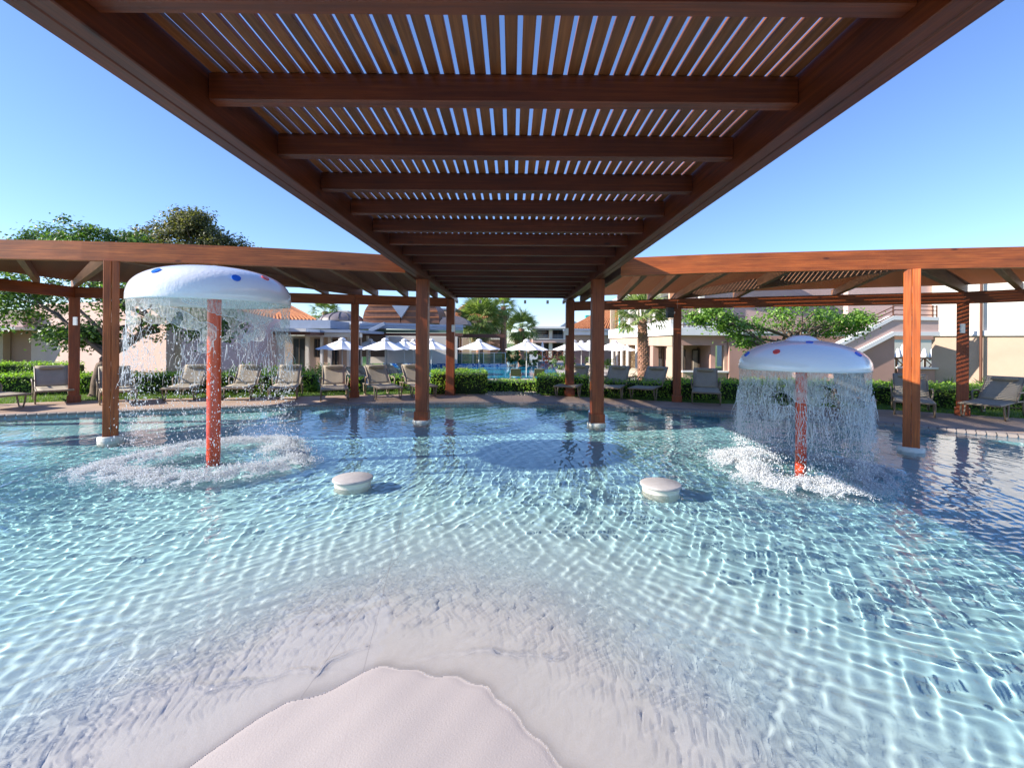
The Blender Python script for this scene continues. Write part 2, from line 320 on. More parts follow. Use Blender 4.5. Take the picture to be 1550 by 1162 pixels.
# lawn and the lower ground behind
rings = [(ro_, .04), (ro_+.02, .045), (ro_+2.6, .03), (ro_+5.0, -.25), (ro_+7.5, -.9), (ro_+30, -.92), (ro_+120, -.95), (ro_+900, -1)]
o = link('lawn', strip('lawn', rings, M_lawn)); tag(o, kind='structure')
n = 60000; a = rng.uniform(-62, 62, n); r0 = smooth_r(OUT, a)+rng.uniform(.0, 1, n)**1.5*3.2; b = np.stack([np.sin(np.radians(a))*r0, np.cos(np.radians(a))*r0, np.full(n, .035)], 1)
t = rng.uniform(0, 6.3, n); h = rng.uniform(.03, .08, n); dx = np.stack([np.cos(t), np.sin(t), 0*t], 1)*.006; tip = b+np.stack([rng.normal(0, .02, n), rng.normal(0, .02, n), h], 1)
o = link('grass', npmesh('grass', np.stack([b-dx, b+dx, tip], 1).reshape(-1, 3), np.arange(3*n).reshape(n, 3), M_grassb)); tag(o, 'short green lawn grass between deck and hedges', 'grass', kind='stuff')
M_pave = plain('far_paving', (.42, .38, .36), .85, .1, 1, .2)
def pave(name, pts, z, mat=None):
    mb = MB(); q = [Vector((x, y, z-.1)) for x, y in pts]; mb.poly(q, (0, 0, .1)); return tag(mb.build(name, mat or M_pave), kind='structure')
pave('far_terrace', [(-16, 21.5), (-6.2, 21.5), (-6.0, 30), (11, 30), (11, 45), (8, 66), (-2, 66), (-2, 45), (-18, 45)], -.86)

# ------------------------------------------------------------------ water surface
ML = G(323, 695); MR = G(1212, 712)
def waves(X, Y):
    Z = np.zeros_like(X); g = np.random.RandomState(5)
    dep = np.clip(-floor_z(X, Y), 0, 1)
    for i in range(56):        # rings running out from where the fountains strike the water
        cx, cy = (ML.x, ML.y) if i % 2 else (MR.x, MR.y)
        L = 10**g.uniform(math.log10(.065), math.log10(.2)) if i % 4 else g.uniform(.26, .45); t = g.uniform(0, 6.3); q = g.uniform(.3, 1.4)
        sx_, sy_ = cx+q*math.cos(t), cy+q*math.sin(t); rr_ = np.hypot(X-sx_, Y-sy_); k = 2*math.pi/L
        Z += .0025*L*(.6 if i % 4 == 0 else 1)*np.exp(-rr_*.03)/(1+.10*rr_)*np.sin(k*rr_+g.uniform(0, 6.3)+.8*np.sin(X*.8+i)+.7*np.sin(Y*.9+2*i))*1.5
    for i in range(34):        # cross chop
        L = 10**g.uniform(math.log10(.065), math.log10(.2)); th = g.uniform(0, math.pi); k = 2*math.pi/L
        Z += .0013*L*np.sin(k*(X*math.cos(th)+Y*math.sin(th))+g.uniform(0, 6.3)+1.5*np.sin(X*.7+i)+1.3*np.sin(Y*.9+2*i))
    amp = np.clip((dep-.002)/.11, 0.10, 1)*np.clip(1.25-np.hypot(X, Y)/14, .6, 1); Z *= amp
    # fine run-up ripples in the thin sheet, running up the beach
    r = np.hypot(X+.62, Y-.62); th = np.arctan2(X+.62, Y-.62); fine = np.zeros_like(X)
    for i in range(22):
        L = 10**g.uniform(math.log10(.042), math.log10(.085)); k = 2*math.pi/L; m_ = g.normal(1.45, .4)*g.choice([-1, 1])
        fine += L*np.sin(k*(r*math.cos(m_)+th*1.9*math.sin(m_))+g.uniform(0, 6.3)+2*np.sin(X*3.1+i)+2*np.sin(Y*2.7+i*1.7))
    Z += fine*.0010*np.exp(-((np.maximum(dep, .03)-.05)/.06)**2)*np.clip(dep/.03, 0, 1)*np.exp(-np.maximum(r-3.4, 0)*1.5)
    # standing creases where two run-ups meet
    XW = X+.03*np.sin(Y*9+1)+.012*np.sin(Y*31); YW_ = Y+.025*np.sin(X*8)+.010*np.sin(X*27+2)+.004*np.sin(X*71)
    for pl, hh, ww in CREASE:
        dmin = np.full(X.shape, 9.)
        for (x0, y0), (x1, y1) in zip(pl[:-1], pl[1:]):
            vx, vy = x1-x0, y1-y0; tt = np.clip(((XW-x0)*vx+(YW_-y0)*vy)/(vx*vx+vy*vy), 0, 1); dmin = np.minimum(dmin, np.hypot(XW-x0-tt*vx, YW_-y0-tt*vy))
        Z += hh*(.35+.65*np.abs(np.sin(X*7+Y*5)))*np.exp(-(dmin/ww)**2)*np.clip((dep-.005)/.008, 0, 1)
    return Z
def gl(*pp): return [tuple(G(a, b)[:2]) for a, b in pp]
CREASE = [(gl((330, 1030), (400, 1027), (470, 1018), (520, 1022), (580, 1008), (640, 994), (720, 988), (840, 984)), .0030, .017),
          (gl((575, 1012), (630, 1034), (680, 1054), (712, 1074), (775, 1104)), .0028, .016), (gl((545, 975), (500, 1005), (480, 1028)), .0025, .015),
          (gl((0, 1070), (130, 1052), (260, 1035), (330, 1030)), .002, .022)]
ny, nx = 680, 1250
yy = np.concatenate([np.linspace(-9, 1.1, 60), np.exp(np.linspace(math.log(1.25), math.log(14.2), ny))]); tx = np.linspace(-1.27, 1.27, nx); tx = np.concatenate([-1.27-np.linspace(1, 0, 50)[:-1]**1.6*8, tx, 1.27+np.linspace(0, 1, 50)[1:]**1.6*8]); ny, nx = len(yy), len(tx)
WY = np.repeat(yy[:, None], nx, 1); WX = tx[None, :]*(np.maximum(WY, 1.1)+.25)
WZ = waves(WX, WY)*np.clip((WY-.8)/.5, .15, 1)*np.clip(1-(np.abs(tx)[None, :]-1.27)*4, .15, 1)
WX2 = WX
wr = np.hypot(WX, WY); wa = np.degrees(np.arctan2(WX, WY)); wl_ = smooth_r(EDGE, np.clip(wa, -110, 110))+.03; kk = np.minimum(1, wl_/wr)
wm = bpy.data.materials.new('water_surface'); wm.use_nodes = True; nt = wm.node_tree; nt.nodes.clear()
g = nt.nodes.new('ShaderNodeBsdfGlass'); g.inputs['Roughness'].default_value = 0; g.inputs['IOR'].default_value = 1.33; g.inputs[0].default_value = (.99, .998, 1, 1)
o_ = nt.nodes.new('ShaderNodeOutputMaterial'); lk(nt, g.outputs[0], o_.inputs[0])
gf_ = gridfaces(ny, nx); film = (WZ-floor_z(WX*kk, WY*kk)).ravel(); gf_ = gf_[(film[gf_] > .0032).all(1) & (kk.ravel()[gf_] > .97).any(1)]      # the sheet ends where it is thinner than this
wo = link('pool_water', npmesh('pool_water', np.stack([WX*kk, WY*kk, WZ], 2).reshape(-1, 3), gf_, wm, True)); tag(wo, kind='structure'); wo.cycles.is_caustics_caster = True

# ------------------------------------------------------------------ central pergola
ZB, ZC, ZT = CH+1.24, CH+1.333, CH+1.487
XL0, XL1, XR0, XR1 = -1.885, -1.695, 1.58, 1.77
cpg = thing('timber_pergola', 'long straight timber pergola with slatted roof reaching from overhead to far side of pool', 'pergola', (0, 9, 0))
def part(mb, name, mat, parent):
    """world-built mesh made a child without moving it"""
    o = mb.build(name, mat, parent); o.location = -Vector(parent.location) if not parent.rotation_euler.z else (0, 0, 0); return o
for x0, x1 in ((XL0, XL1), (XR0, XR1)):
    xm = (x0+x1)/2
    for xc in ((x0+xm)/2, (xm+x1)/2):
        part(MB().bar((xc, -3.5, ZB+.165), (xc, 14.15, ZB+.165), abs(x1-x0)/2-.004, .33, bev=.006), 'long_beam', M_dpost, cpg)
    for y in (1.0, 9.12 if x0 < 0 else 8.95, 13.28 if x0 < 0 else 13.2):
        if y < 2: continue
        base = .046 if y < 10 else .06
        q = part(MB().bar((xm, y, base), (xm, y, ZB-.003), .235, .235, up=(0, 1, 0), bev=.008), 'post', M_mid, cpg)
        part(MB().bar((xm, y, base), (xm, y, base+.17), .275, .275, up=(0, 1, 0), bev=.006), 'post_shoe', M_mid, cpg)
        if y < 10:
            o = part(MB().lathe([(.0, .045), (.175, .045), (.185, .03), (.185, -.5)], 32, (xm, y, 0)), 'plinth', M_stoolside, cpg); o.cycles.is_caustics_receiver = True
for k in range(-5, 17):
    y = 1.863+.742*k
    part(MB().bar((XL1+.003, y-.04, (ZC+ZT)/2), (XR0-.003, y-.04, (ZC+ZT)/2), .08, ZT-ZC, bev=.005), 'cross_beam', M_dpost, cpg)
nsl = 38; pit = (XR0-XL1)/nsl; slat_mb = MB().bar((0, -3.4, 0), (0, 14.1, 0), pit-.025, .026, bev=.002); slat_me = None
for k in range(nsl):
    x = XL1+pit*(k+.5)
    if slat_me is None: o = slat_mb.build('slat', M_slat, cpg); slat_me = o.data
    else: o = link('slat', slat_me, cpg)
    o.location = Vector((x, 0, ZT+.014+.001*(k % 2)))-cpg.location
for x in (-1.72, -1.0, -.3, .4, 1.1, 1.6): part(MB().box((x, 14.2, ZB+.02), (.07, .1, .10)), 'bracket', M_metal, cpg)

# ------------------------------------------------------------------ curved pergolas
def interp(pts, t):
    n = len(pts)-1; s = min(max(t*n, 0), n-1e-6); i = int(s); f = s-i; return pts[i].lerp(pts[i+1], f)
def catmull(pts, n=8):
    P_ = [pts[0]*2-pts[1]]+pts+[pts[-1]*2-pts[-2]]; out = []
    for i in range(1, len(P_)-2):
        for k in range(n):
            t = k/n; a, b, c, d = P_[i-1:i+3]; out.append(.5*((2*b)+(c-a)*t+(2*a-5*b+4*c-d)*t*t+(3*b-a-3*c+d)*t**3))
    out.append(pts[-1]); return out
def curved_pergola(label, front, rear, posts_f, posts_r, hf, hr, rafters, plinths):
    root = thing('curved_pergola', label, 'pergola', (front[1][0], front[1][1], 0), group='curved pergolas either side of the straight one')
    fr = catmull([Vector((x, y, 0)) for x, y in front], 7)
    re = [Vector((x, y, 0)) for x, y in rear]
    # front beam: one sweep, squared section
    mb = MB(); sec = [(-.06, 0), (.06, 0), (.06, .30), (-.06, .30)]
    vs = []; L = 0; us = []
    for i, p_ in enumerate(fr):
        d = (fr[min(i+1, len(fr)-1)]-fr[max(i-1, 0)]).normalized(); x = Vector((-d.y, d.x, 0))
        if i: L += (p_-fr[i-1]).length
        us.append(L)
        for a, b in sec: vs.append(p_+x*a+Vector((0, 0, hf+b)))
    fs = []; uv = []; per = [0, .12, .42, .54, .84]
    for i in range(len(fr)-1):
        for k in range(4): fs.append([i*4+k, i*4+(k+1) % 4, i*4+4+(k+1) % 4, i*4+4+k]); uv.append([(us[i], per[k]), (us[i], per[k+1]), (us[i+1], per[k+1]), (us[i+1], per[k])])
    mb.add(vs, fs, uv); mb.add(vs[:4], [[3, 2, 1, 0]]); mb.add(vs[-4:], [[0, 1, 2, 3]])
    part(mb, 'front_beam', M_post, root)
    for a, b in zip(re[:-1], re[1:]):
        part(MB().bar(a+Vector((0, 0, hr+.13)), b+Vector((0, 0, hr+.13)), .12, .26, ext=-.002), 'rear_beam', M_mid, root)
    for (x, y, rz) in posts_f:
        dx, dy = math.cos(rz)*.0505, math.sin(rz)*.0505
        for s in (-1, 1):
            part(MB().bar((x+dx*s, y+dy*s, .066), (x+dx*s, y+dy*s, hf-.004), .19, .099, up=(math.cos(rz), math.sin(rz), 0), bev=.006), 'post', M_post, root)
        o = part(MB().lathe([(0, .065), (.15, .065), (.165, .05), (.165, -.5)], 32, (x, y, 0)), 'plinth', M_stoolside, root); o.cycles.is_caustics_receiver = True
    for (x, y, rz) in posts_r:
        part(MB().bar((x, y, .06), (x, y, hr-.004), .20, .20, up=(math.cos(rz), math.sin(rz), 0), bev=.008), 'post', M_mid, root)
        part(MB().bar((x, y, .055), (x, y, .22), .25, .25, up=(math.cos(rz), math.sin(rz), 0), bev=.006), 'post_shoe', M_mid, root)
    for (tf, tr, dp) in rafters:
        a = interp(fr, tf)+Vector((0, 0, hf+.30-dp/2-.03)); b = interp(re, tr)+Vector((0, 0, hr+.26+dp/2-.01)); d = (b-a).normalized()
        part(MB().bar(a+d*.1, b+d*.25, .10, dp), 'rafter', M_rafter, root)
    # laths, tangential, far too fine to pick apart
    mb = MB(); nl = 50; nb = 26
    for k in range(nl):
        s = (k+.5)/nl; pts = []
        for i in range(nb+1):
            t = i/nb; a = interp(fr, t)+Vector((0, 0, hf+.285)); b = interp(re, t)+Vector((0, 0, hr+.26+.16)); pts.append(a.lerp(b, s))
        for p0, p1 in zip(pts[:-1], pts[1:]): mb.bar(p0, p1, .060, .018, bev=.001)
    o = part(mb, 'roof_laths', M_slat, root); o['kind'] = 'stuff'
    return root
LF = [(-12.5, 6.2), (-9.5, 7.0), (-6.42, 7.29), (-4.15, 7.66), (-1.96, 8.3)]
LR = [(-14.5, 6.0), (-11.0, 8.6), (-10.75, 11.18), (-4.34, 12.57), (-1.84, 13.3)]
RF = [(1.86, 7.8), (3.46, 7.36), (6.06, 6.9), (8.2, 6.55), (11.5, 5.9)]
RR = [(1.7, 13.2), (4.39, 12.1), (10.0, 10.1), (12.0, 8.4), (14.0, 6.4)]
lpg = curved_pergola('curved timber pergola on the side of the tall fountain', LF, LR, [(-6.42, 7.29, .72)], [(-10.75, 11.18, .72), (-4.34, 12.57, .25), (-11.0, 8.6, 1)], CH+1.25, CH+1.02,
                     [(.04, .1, .16), (.2, .3, .16), (.38, .42, .16), (.5, .5, .26), (.5, .75, .26), (.64, .66, .18), (.74, .72, .18), (.84, .80, .18), (.93, .88, .18), (.985, .96, .18)], None)
rpg = curved_pergola('curved timber pergola on the side of the low fountain', RF, RR, [(6.06, 6.9, -.72)], [(4.39, 12.1, -.3), (10.0, 10.1, -.75), (12.0, 8.4, -.8)], CH+1.144, CH+.925,
                     [(.02, .03, .18), (.08, .12, .18), (.17, .19, .18), (.27, .25, .18), (.36, .31, .18), (.5, .25, .26), (.5, .5, .26), (.5, .40, .16), (.62, .58, .16), (.78, .68, .16), (.95, .88, .16)], None)
# small fittings on posts
def plate(px, py, Y, par):
    c0 = P(px, py, Y); part(MB().box(c0, (.09, .03, .20)), 'junction_plate', M_metal, par)
plate(114, 486, 11.0, lpg); plate(1457, 497, 9.93, rpg); plate(686, 497, 13.1, cpg); plate(858, 502, 13.0, cpg)
sp = thing('post_speaker', 'black box loudspeaker fixed high on a pergola post in front of the pink villa', 'speaker', P(1014, 473, 11.9))
MB().box((0, 0, 0), (.16, .16, .26)).build('speaker_box', M_dmetal, sp); MB().box((.11, .05, 0), (.07, .04, .05)).build('wall_bracket', M_metal, sp)

# ------------------------------------------------------------------ fountains
m, nt, p = newmat('cap_gloss'); p.inputs['Base Color'].default_value = (.82, .82, .84, 1); p.inputs['Roughness'].default_value = .18; M_cap = m
bump(nt, p, noise(nt, coord(nt, 'Object', (1, 1, .5)), 26, 3), .35, .012); p.inputs['Coat Weight'].default_value = .6; p.inputs['Coat Roughness'].default_value = .05
m, nt, p = newmat('pole_red'); p.inputs['Roughness'].default_value = .25; M_pole = m; p.inputs['Coat Weight'].default_value = .5
lk(nt, ramp(nt, noise(nt, coord(nt), 4), [(.3, (.62, .05, .015)), (.7, (.74, .085, .02))]), p.inputs['Base Color']); bump(nt, p, noise(nt, coord(nt, 'Object', (1, 1, .3)), 30), .3, .01)
m, nt, p = newmat('spot_blue'); p.inputs['Base Color'].default_value = (.01, .13, .62, 1); p.inputs['Roughness'].default_value = .2; M_sblue = m
m, nt, p = newmat('spot_red'); p.inputs['Base Color'].default_value = (.70, .05, .03, 1); p.inputs['Roughness'].default_value = .2; M_sred = m
# thin falling water
def watersheet():
    m = bpy.data.materials.new('falling_water'); m.use_nodes = True; nt = m.node_tree; nt.nodes.clear(); o = nt.nodes.new('ShaderNodeOutputMaterial')
    t = nt.nodes.new('ShaderNodeBsdfTransparent'); t.inputs[0].default_value = (.93, .96, .95, 1)
    gl_ = nt.nodes.new('ShaderNodeBsdfPrincipled'); gl_.inputs['Base Color'].default_value = (.82, .86, .86, 1); gl_.inputs['Roughness'].default_value = .12; gl_.inputs['Specular IOR Level'].default_value = 1
    tr = nt.nodes.new('ShaderNodeBsdfTranslucent'); tr.inputs[0].default_value = (.85, .88, .88, 1)
    f = noise(nt, coord(nt, 'Object', (1, 1, .35)), 38, 5, .7); b = nt.nodes.new('ShaderNodeBump'); b.inputs['Strength'].default_value = .8; b.inputs['Distance'].default_value = .02; lk(nt, f, b.inputs['Height']); lk(nt, b.outputs[0], gl_.inputs['Normal'])
    a = nt.nodes.new('ShaderNodeMixShader'); a.inputs[0].default_value = .35; lk(nt, gl_.outputs[0], a.inputs[1]); lk(nt, tr.outputs[0], a.inputs[2])
    r = ramp(nt, f, [(.40, (.12, .12, .12)), (.66, (.62, .62, .62))]); mx = nt.nodes.new('ShaderNodeMixShader'); lk(nt, r, mx.inputs[0]); lk(nt, t.outputs[0], mx.inputs[1]); lk(nt, a.outputs[0], mx.inputs[2]); lk(nt, mx.outputs[0], o.inputs[0]); return m
M_sheet = watersheet()
m, nt, p = newmat('water_drop'); p.inputs['Base Color'].default_value = (.93, .95, .97, 1); p.inputs['Roughness'].default_value = .1; p.inputs['IOR'].default_value = 1.33; M_drop = m
t_ = nt.nodes.new('ShaderNodeBsdfTranslucent'); t_.inputs[0].default_value = (.93, .95, .97, 1); x_ = nt.nodes.new('ShaderNodeMixShader'); x_.inputs[0].default_value = .45; o_ = [n for n in nt.nodes if n.type == 'OUTPUT_MATERIAL'][0]; lk(nt, p.outputs[0], x_.inputs[1]); lk(nt, t_.outputs[0], x_.inputs[2]); lk(nt, x_.outputs[0], o_.inputs[0])
OCT = np.array([(1, 0, 0), (-1, 0, 0), (0, 1, 0), (0, -1, 0), (0, 0, 1), (0, 0, -1)], float)
OF = np.array([(0, 2, 4), (2, 1, 4), (1, 3, 4), (3, 0, 4), (2, 0, 5), (1, 2, 5), (3, 1, 5), (0, 3, 5)])
def drops(name, pos, rad, stretch, mat):
    n = len(pos); v = OCT[None]*rad[:, None, None]*np.stack([np.ones(n), np.ones(n), stretch], 1)[:, None, :]+pos[:, None, :]
    f = (OF[None]+6*np.arange(n)[:, None, None]).reshape(-1, 3); return npmesh(name, v.reshape(-1, 3), f, mat, True)
from mathutils import noise as mn
def fountain(c, rc, zr, hc, rp, seed, label, ndrop, spots, hole, slen, place, ex, nd):
    E1_, E2_ = ex
    g = np.random.RandomState(seed); root = thing('mushroom_fountain', label, 'fountain', c, group='mushroom fountains standing in the pool')
    prof = [(0, hc)]+[(rc*math.sin(t)**E1_, hc*max(0, math.cos(t))**E2_) for t in np.linspace(.08, math.pi/2, 22)]
    prof += [(rc*.995, -.015), (rc*.97, -.02), (rc*.9, .02), (rc*.4, hc*.35), (rp*.9, hc*.35)]
    capm = MB().lathe([(r, z+zr) for r, z in prof], 64).build('cap', M_cap, root)
    MB().lathe([(0, hc+.03*nd), (.045*nd, hc+.027*nd), (.075*nd, hc+.015*nd), (.10*nd, hc-.005*nd), (.12*nd, hc-.05*nd)], 24, (0, 0, zr)).build('nozzle_dome', M_cap, root)
    o = MB().lathe([(rp*1.0, zr+hc*.4), (rp, -.02), (rp*1.02, -.5)], 32).build('pole', M_pole, root); o.cycles.is_caustics_receiver = True
    for (ph, tt, mt) in spots:
        nv = 20; vs = []; T = tt
        def cp_(t, f): return Vector((rc*math.sin(t)**E1_*math.cos(f), rc*math.sin(t)**E1_*math.sin(f), zr+hc*max(0, math.cos(t))**E2_))
        q = cp_(T, ph); e1 = (cp_(T+.01, ph)-q).normalized(); e2 = (cp_(T, ph+.01)-q).normalized(); nn = e1.cross(e2).normalized(); nn = nn if nn.dot(Vector((q.x, q.y, q.z-zr+.3))) > 0 else -nn
        rs = rc*.054
        mb = MB(); vs = [q+nn*.011+(e1*math.cos(a_)+e2*math.sin(a_))*rs for a_ in np.linspace(0, 2*math.pi, nv, endpoint=False)]+[q-nn*.03+(e1*math.cos(a_)+e2*math.sin(a_))*rs for a_ in np.linspace(0, 2*math.pi, nv, endpoint=False)]
        mb.add(vs, [list(range(nv))]+[[i, (i+1) % nv, nv+(i+1) % nv, nv+i] for i in range(nv)]); mb.build('spot', mt, root)
    # water sheet with torn holes
    na, nz_ = 220, 60; vs = []; fs = []
    def wr_(u, s):  # radius and height
        a_ = 2*math.pi*u; r = rc*(.985-.02*s)+.03*s*mn.noise(Vector((math.cos(a_)*3, math.sin(a_)*3, s*4+seed))); return Vector((r*math.cos(a_), r*math.sin(a_), zr+.0-s*slen))
    for j in range(nz_+1):
        for i in range(na): vs.append(wr_(i/na, j/nz_))
    for j in range(nz_):
        for i in range(na):
            s = j/nz_; a_ = 2*math.pi*i/na; e = Vector((math.cos(a_)*4.2*rc, math.sin(a_)*4.2*rc, s*slen*5+seed))
            if mn.noise(e)+.15*mn.noise(e*3.1)+hole[0]-s*hole[1] > 0: i2 = (i+1) % na; fs.append([j*na+i, j*na+i2, (j+1)*na+i2, (j+1)*na+i])
    wc = tag(link('falling_water', None), 'thin sheet of falling water torn into holes around the %s' % place, 'water curtain', 'water falling from the fountains', 'stuff') if False else None
    fset = {tuple(f[:1]): f for f in fs}; okf = set(); stack = [(i,) for i in range(na) if (i,) in fset]
    while stack:
        k_ = stack.pop()
        if k_ in okf: continue
        okf.add(k_); j, i = divmod(k_[0], na)
        for q in ((j+1)*na+i, (j-1)*na+i, j*na+(i+1) % na, j*na+(i-1) % na):
            if (q,) in fset and (q,) not in okf: stack.append((q,))
    fs = [fset[k_] for k_ in sorted(okf)]
    me = bpy.data.meshes.new('falling_water'); me.from_pydata(vs, [], fs); me.materials.append(M_sheet); me.polygons.foreach_set('use_smooth', [True]*len(fs)); me.update()
    wc = link('falling_water', me, None, c); tag(wc, 'thin torn sheet of water falling from the rim of the %s' % place, 'falling water', 'water falling from the fountains', 'stuff')
    # strands: rims of the holes drawn out into ropes
    ed = {}
    for f in fs:
        for a_, b_ in zip(f, f[1:]+f[:1]): kx = (min(a_, b_), max(a_, b_)); ed[kx] = ed.get(kx, 0)+1
    nb = {}
    for (a_, b_), n_ in ed.items():
        if n_ == 1 and min(a_, b_) >= na: nb.setdefault(a_, []).append(b_); nb.setdefault(b_, []).append(a_)
    mb = MB(); seen = set()
    for s0 in list(nb):
        if s0 in seen: continue
        ch = [s0]; seen.add(s0)
        while True:
            nx_ = [q for q in nb[ch[-1]] if q not in seen]
            if not nx_: break
            ch.append(nx_[0]); seen.add(nx_[0])
        if len(ch) < 6: continue
        pp = [Vector(vs[i]) for i in ch]; pp = [(pp[max(0, i-1)]+pp[i]*2+pp[min(len(pp)-1, i+1)])/4 for i in range(len(pp))][::2]
        if len(pp) > 2: mb.tube(pp, [.0022+.0028*abs(mn.noise(p_*9)) for p_ in pp], 4, False)
    for i in range(240 if hole[0] < .5 else 620):
        a_ = g.uniform(0, 2*math.pi); z0 = zr-slen*g.uniform(.45, 1.25); p_ = Vector((rc*math.cos(a_), rc*math.sin(a_), z0)); pp = [p_]
        dr = Vector((g.normal(0, .3), g.normal(0, .3), -1))
        for k_ in range(g.randint(4, 11)): dr = (dr+Vector((g.normal(0, .2), g.normal(0, .2), -.35))).normalized(); pp.append(pp[-1]+dr*.03)
        mb.tube(pp, [.0028*(1-k_/len(pp)*.7) for k_ in range(len(pp))], 4, False)
    ws = mb.build('water_strands', M_drop, None, c); tag(ws, 'ropes and threads of water hanging below the rim of the %s' % place, 'water strands', 'water falling from the fountains', 'stuff')
    # drops
    n = ndrop; a_ = g.uniform(0, 2*math.pi, n); q = g.beta(1.6, 1.1, n); zt = zr-.1-q*(zr-.12); rad = rc*(.97+.10*q*g.normal(0, 1, n)); clump = .1*np.sin(a_*7+seed)+.06*np.sin(a_*17)
    keep = g.uniform(0, 1, n) < .55+2.2*clump; pos = np.stack([rad*np.cos(a_), rad*np.sin(a_), zt], 1)[keep]; rd = 10**g.normal(math.log10(.0036), .2, len(pos)); rd = np.minimum(rd, .010)
    dm = link('falling_drops', drops('falling_drops', pos, rd, g.uniform(1, 2.6, len(pos)), M_drop), None, c); tag(dm, 'scattered drops of water below the %s' % place, 'water drops', 'water falling from the fountains', 'stuff')
    # splash ring
    n = 80000; a_ = g.uniform(0, 2*math.pi, n); lob = 1+.10*np.sin(3*a_+seed)+.08*np.sin(5*a_+2); rad = rc*(1.02*lob)+np.abs(g.normal(0, .14, n))*g.choice([1, -1, 1], n)+.04
    hh = np.abs(g.normal(0, .042, n))*np.exp(-((rad-rc*lob)/.3)**2)+g.uniform(0, .004, n); f_ = np.array([mn.noise(Vector((math.cos(x)*r_*5, math.sin(x)*r_*5, seed))) for x, r_ in zip(a_, rad)])
    keep = f_ > -.14; pos = np.stack([rad*np.cos(a_), rad*np.sin(a_), hh+.018], 1)[keep]
    me_ = drops('splash_foam', pos, 10**g.normal(math.log10(.0043), .2, len(pos)), np.full(len(pos), .8), M_foam)
    # churned film of bubbles lying on the surface, torn into lace
    na2, nr2 = 420, 46; tv = []; tf = []
    for j in range(nr2+1):
        for i in range(na2):
            a2 = 2*math.pi*i/na2; lb = 1+.10*math.sin(3*a2+seed)+.08*math.sin(5*a2+2); r2 = rc*(.62+.80*j/nr2)*lb
            tv.append((r2*math.cos(a2), r2*math.sin(a2), .024+.012*mn.noise(Vector((r2*math.cos(a2)*9, r2*math.sin(a2)*9, seed)))))
    for j in range(nr2):
        for i in range(na2):
            q = Vector(tv[j*na2+i]); q.z = seed; off = abs(.62+.80*j/nr2-1.04)
            if mn.noise(q*7)+.7*mn.noise(q*19)+.5*mn.noise(q*41) > -.22+off*2.0: i2 = (i+1) % na2; tf.append((j*na2+i, j*na2+i2, (j+1)*na2+i2, (j+1)*na2+i))
    nv0 = len(me_.vertices); vv = np.empty(nv0*3, 'f'); me_.vertices.foreach_get('co', vv); vv = vv.reshape(-1, 3); ff = np.empty(len(me_.loops), 'i'); me_.loops.foreach_get('vertex_index', ff); ff = ff.reshape(-1, 3)
    tf = np.array(tf); t3_ = np.concatenate([tf[:, [0, 1, 2]], tf[:, [0, 2, 3]]])+nv0
    me_ = npmesh('splash_foam', np.concatenate([vv, np.array(tv)]), np.concatenate([ff, t3_]), M_foam, True)
    sp_ = link('splash_foam', me_, None, c); tag(sp_, 'ring of white splashing foam on the water under the %s' % place, 'splash', 'splash rings', 'stuff')
    return root
pi = math.pi
fountain(ML, .93, 2.10, .47, .083, 3, 'tall white mushroom fountain with blue spots on a red pole', 11000, [(-1.80, .98, M_sblue), (-.73, 1.12, M_sblue), (-.20, .95, M_sred), (2.2, 1.1, M_sred), (1.0, 1.1, M_sblue), (3.3, 1.0, M_sred)], (.40, .85), .72, 'tall fountain', (.85, .72), 1)
fountain(MR, 0.72, 1.30, .36, .064, 8, 'low white mushroom fountain with a red spot in front on a red pole', 19000, [(-2.56, 1.02, M_sred), (-3.25, 1.15, M_sblue), (-1.9, .50, M_sblue), (-1.10, 1.08, M_sblue), (1.2, 1.1, M_sred), (.2, 1.1, M_sred), (2.2, 1.1, M_sblue)], (.62, .80), .60, 'low fountain', (1.0, .85), 1.9)

# ------------------------------------------------------------------ stools
for (px, py, lab) in ((534, 733, 'round stone stool in the pool on the side of the tall fountain'), (1000, 742, 'round stone stool in the pool on the side of the low fountain')):
    c0 = G(px, py, 0); r = .212; st = thing('pool_stool', lab, 'stool', c0, group='round stools standing in the pool')
    MB().lathe([(0, .084), (r*.985, .083), (r*1.02, .078), (r*1.03, .062), (r*1.01, .054), (r*.95, .050)], 40).build('seat', M_stooltop, st)
    o = MB().lathe([(r*.95, .051), (r*.95, .042), (r*.92, .038), (r*.91, .0), (r*.91, -.4)], 40).build('base', M_stoolside, st); o.cycles.is_caustics_receiver = True

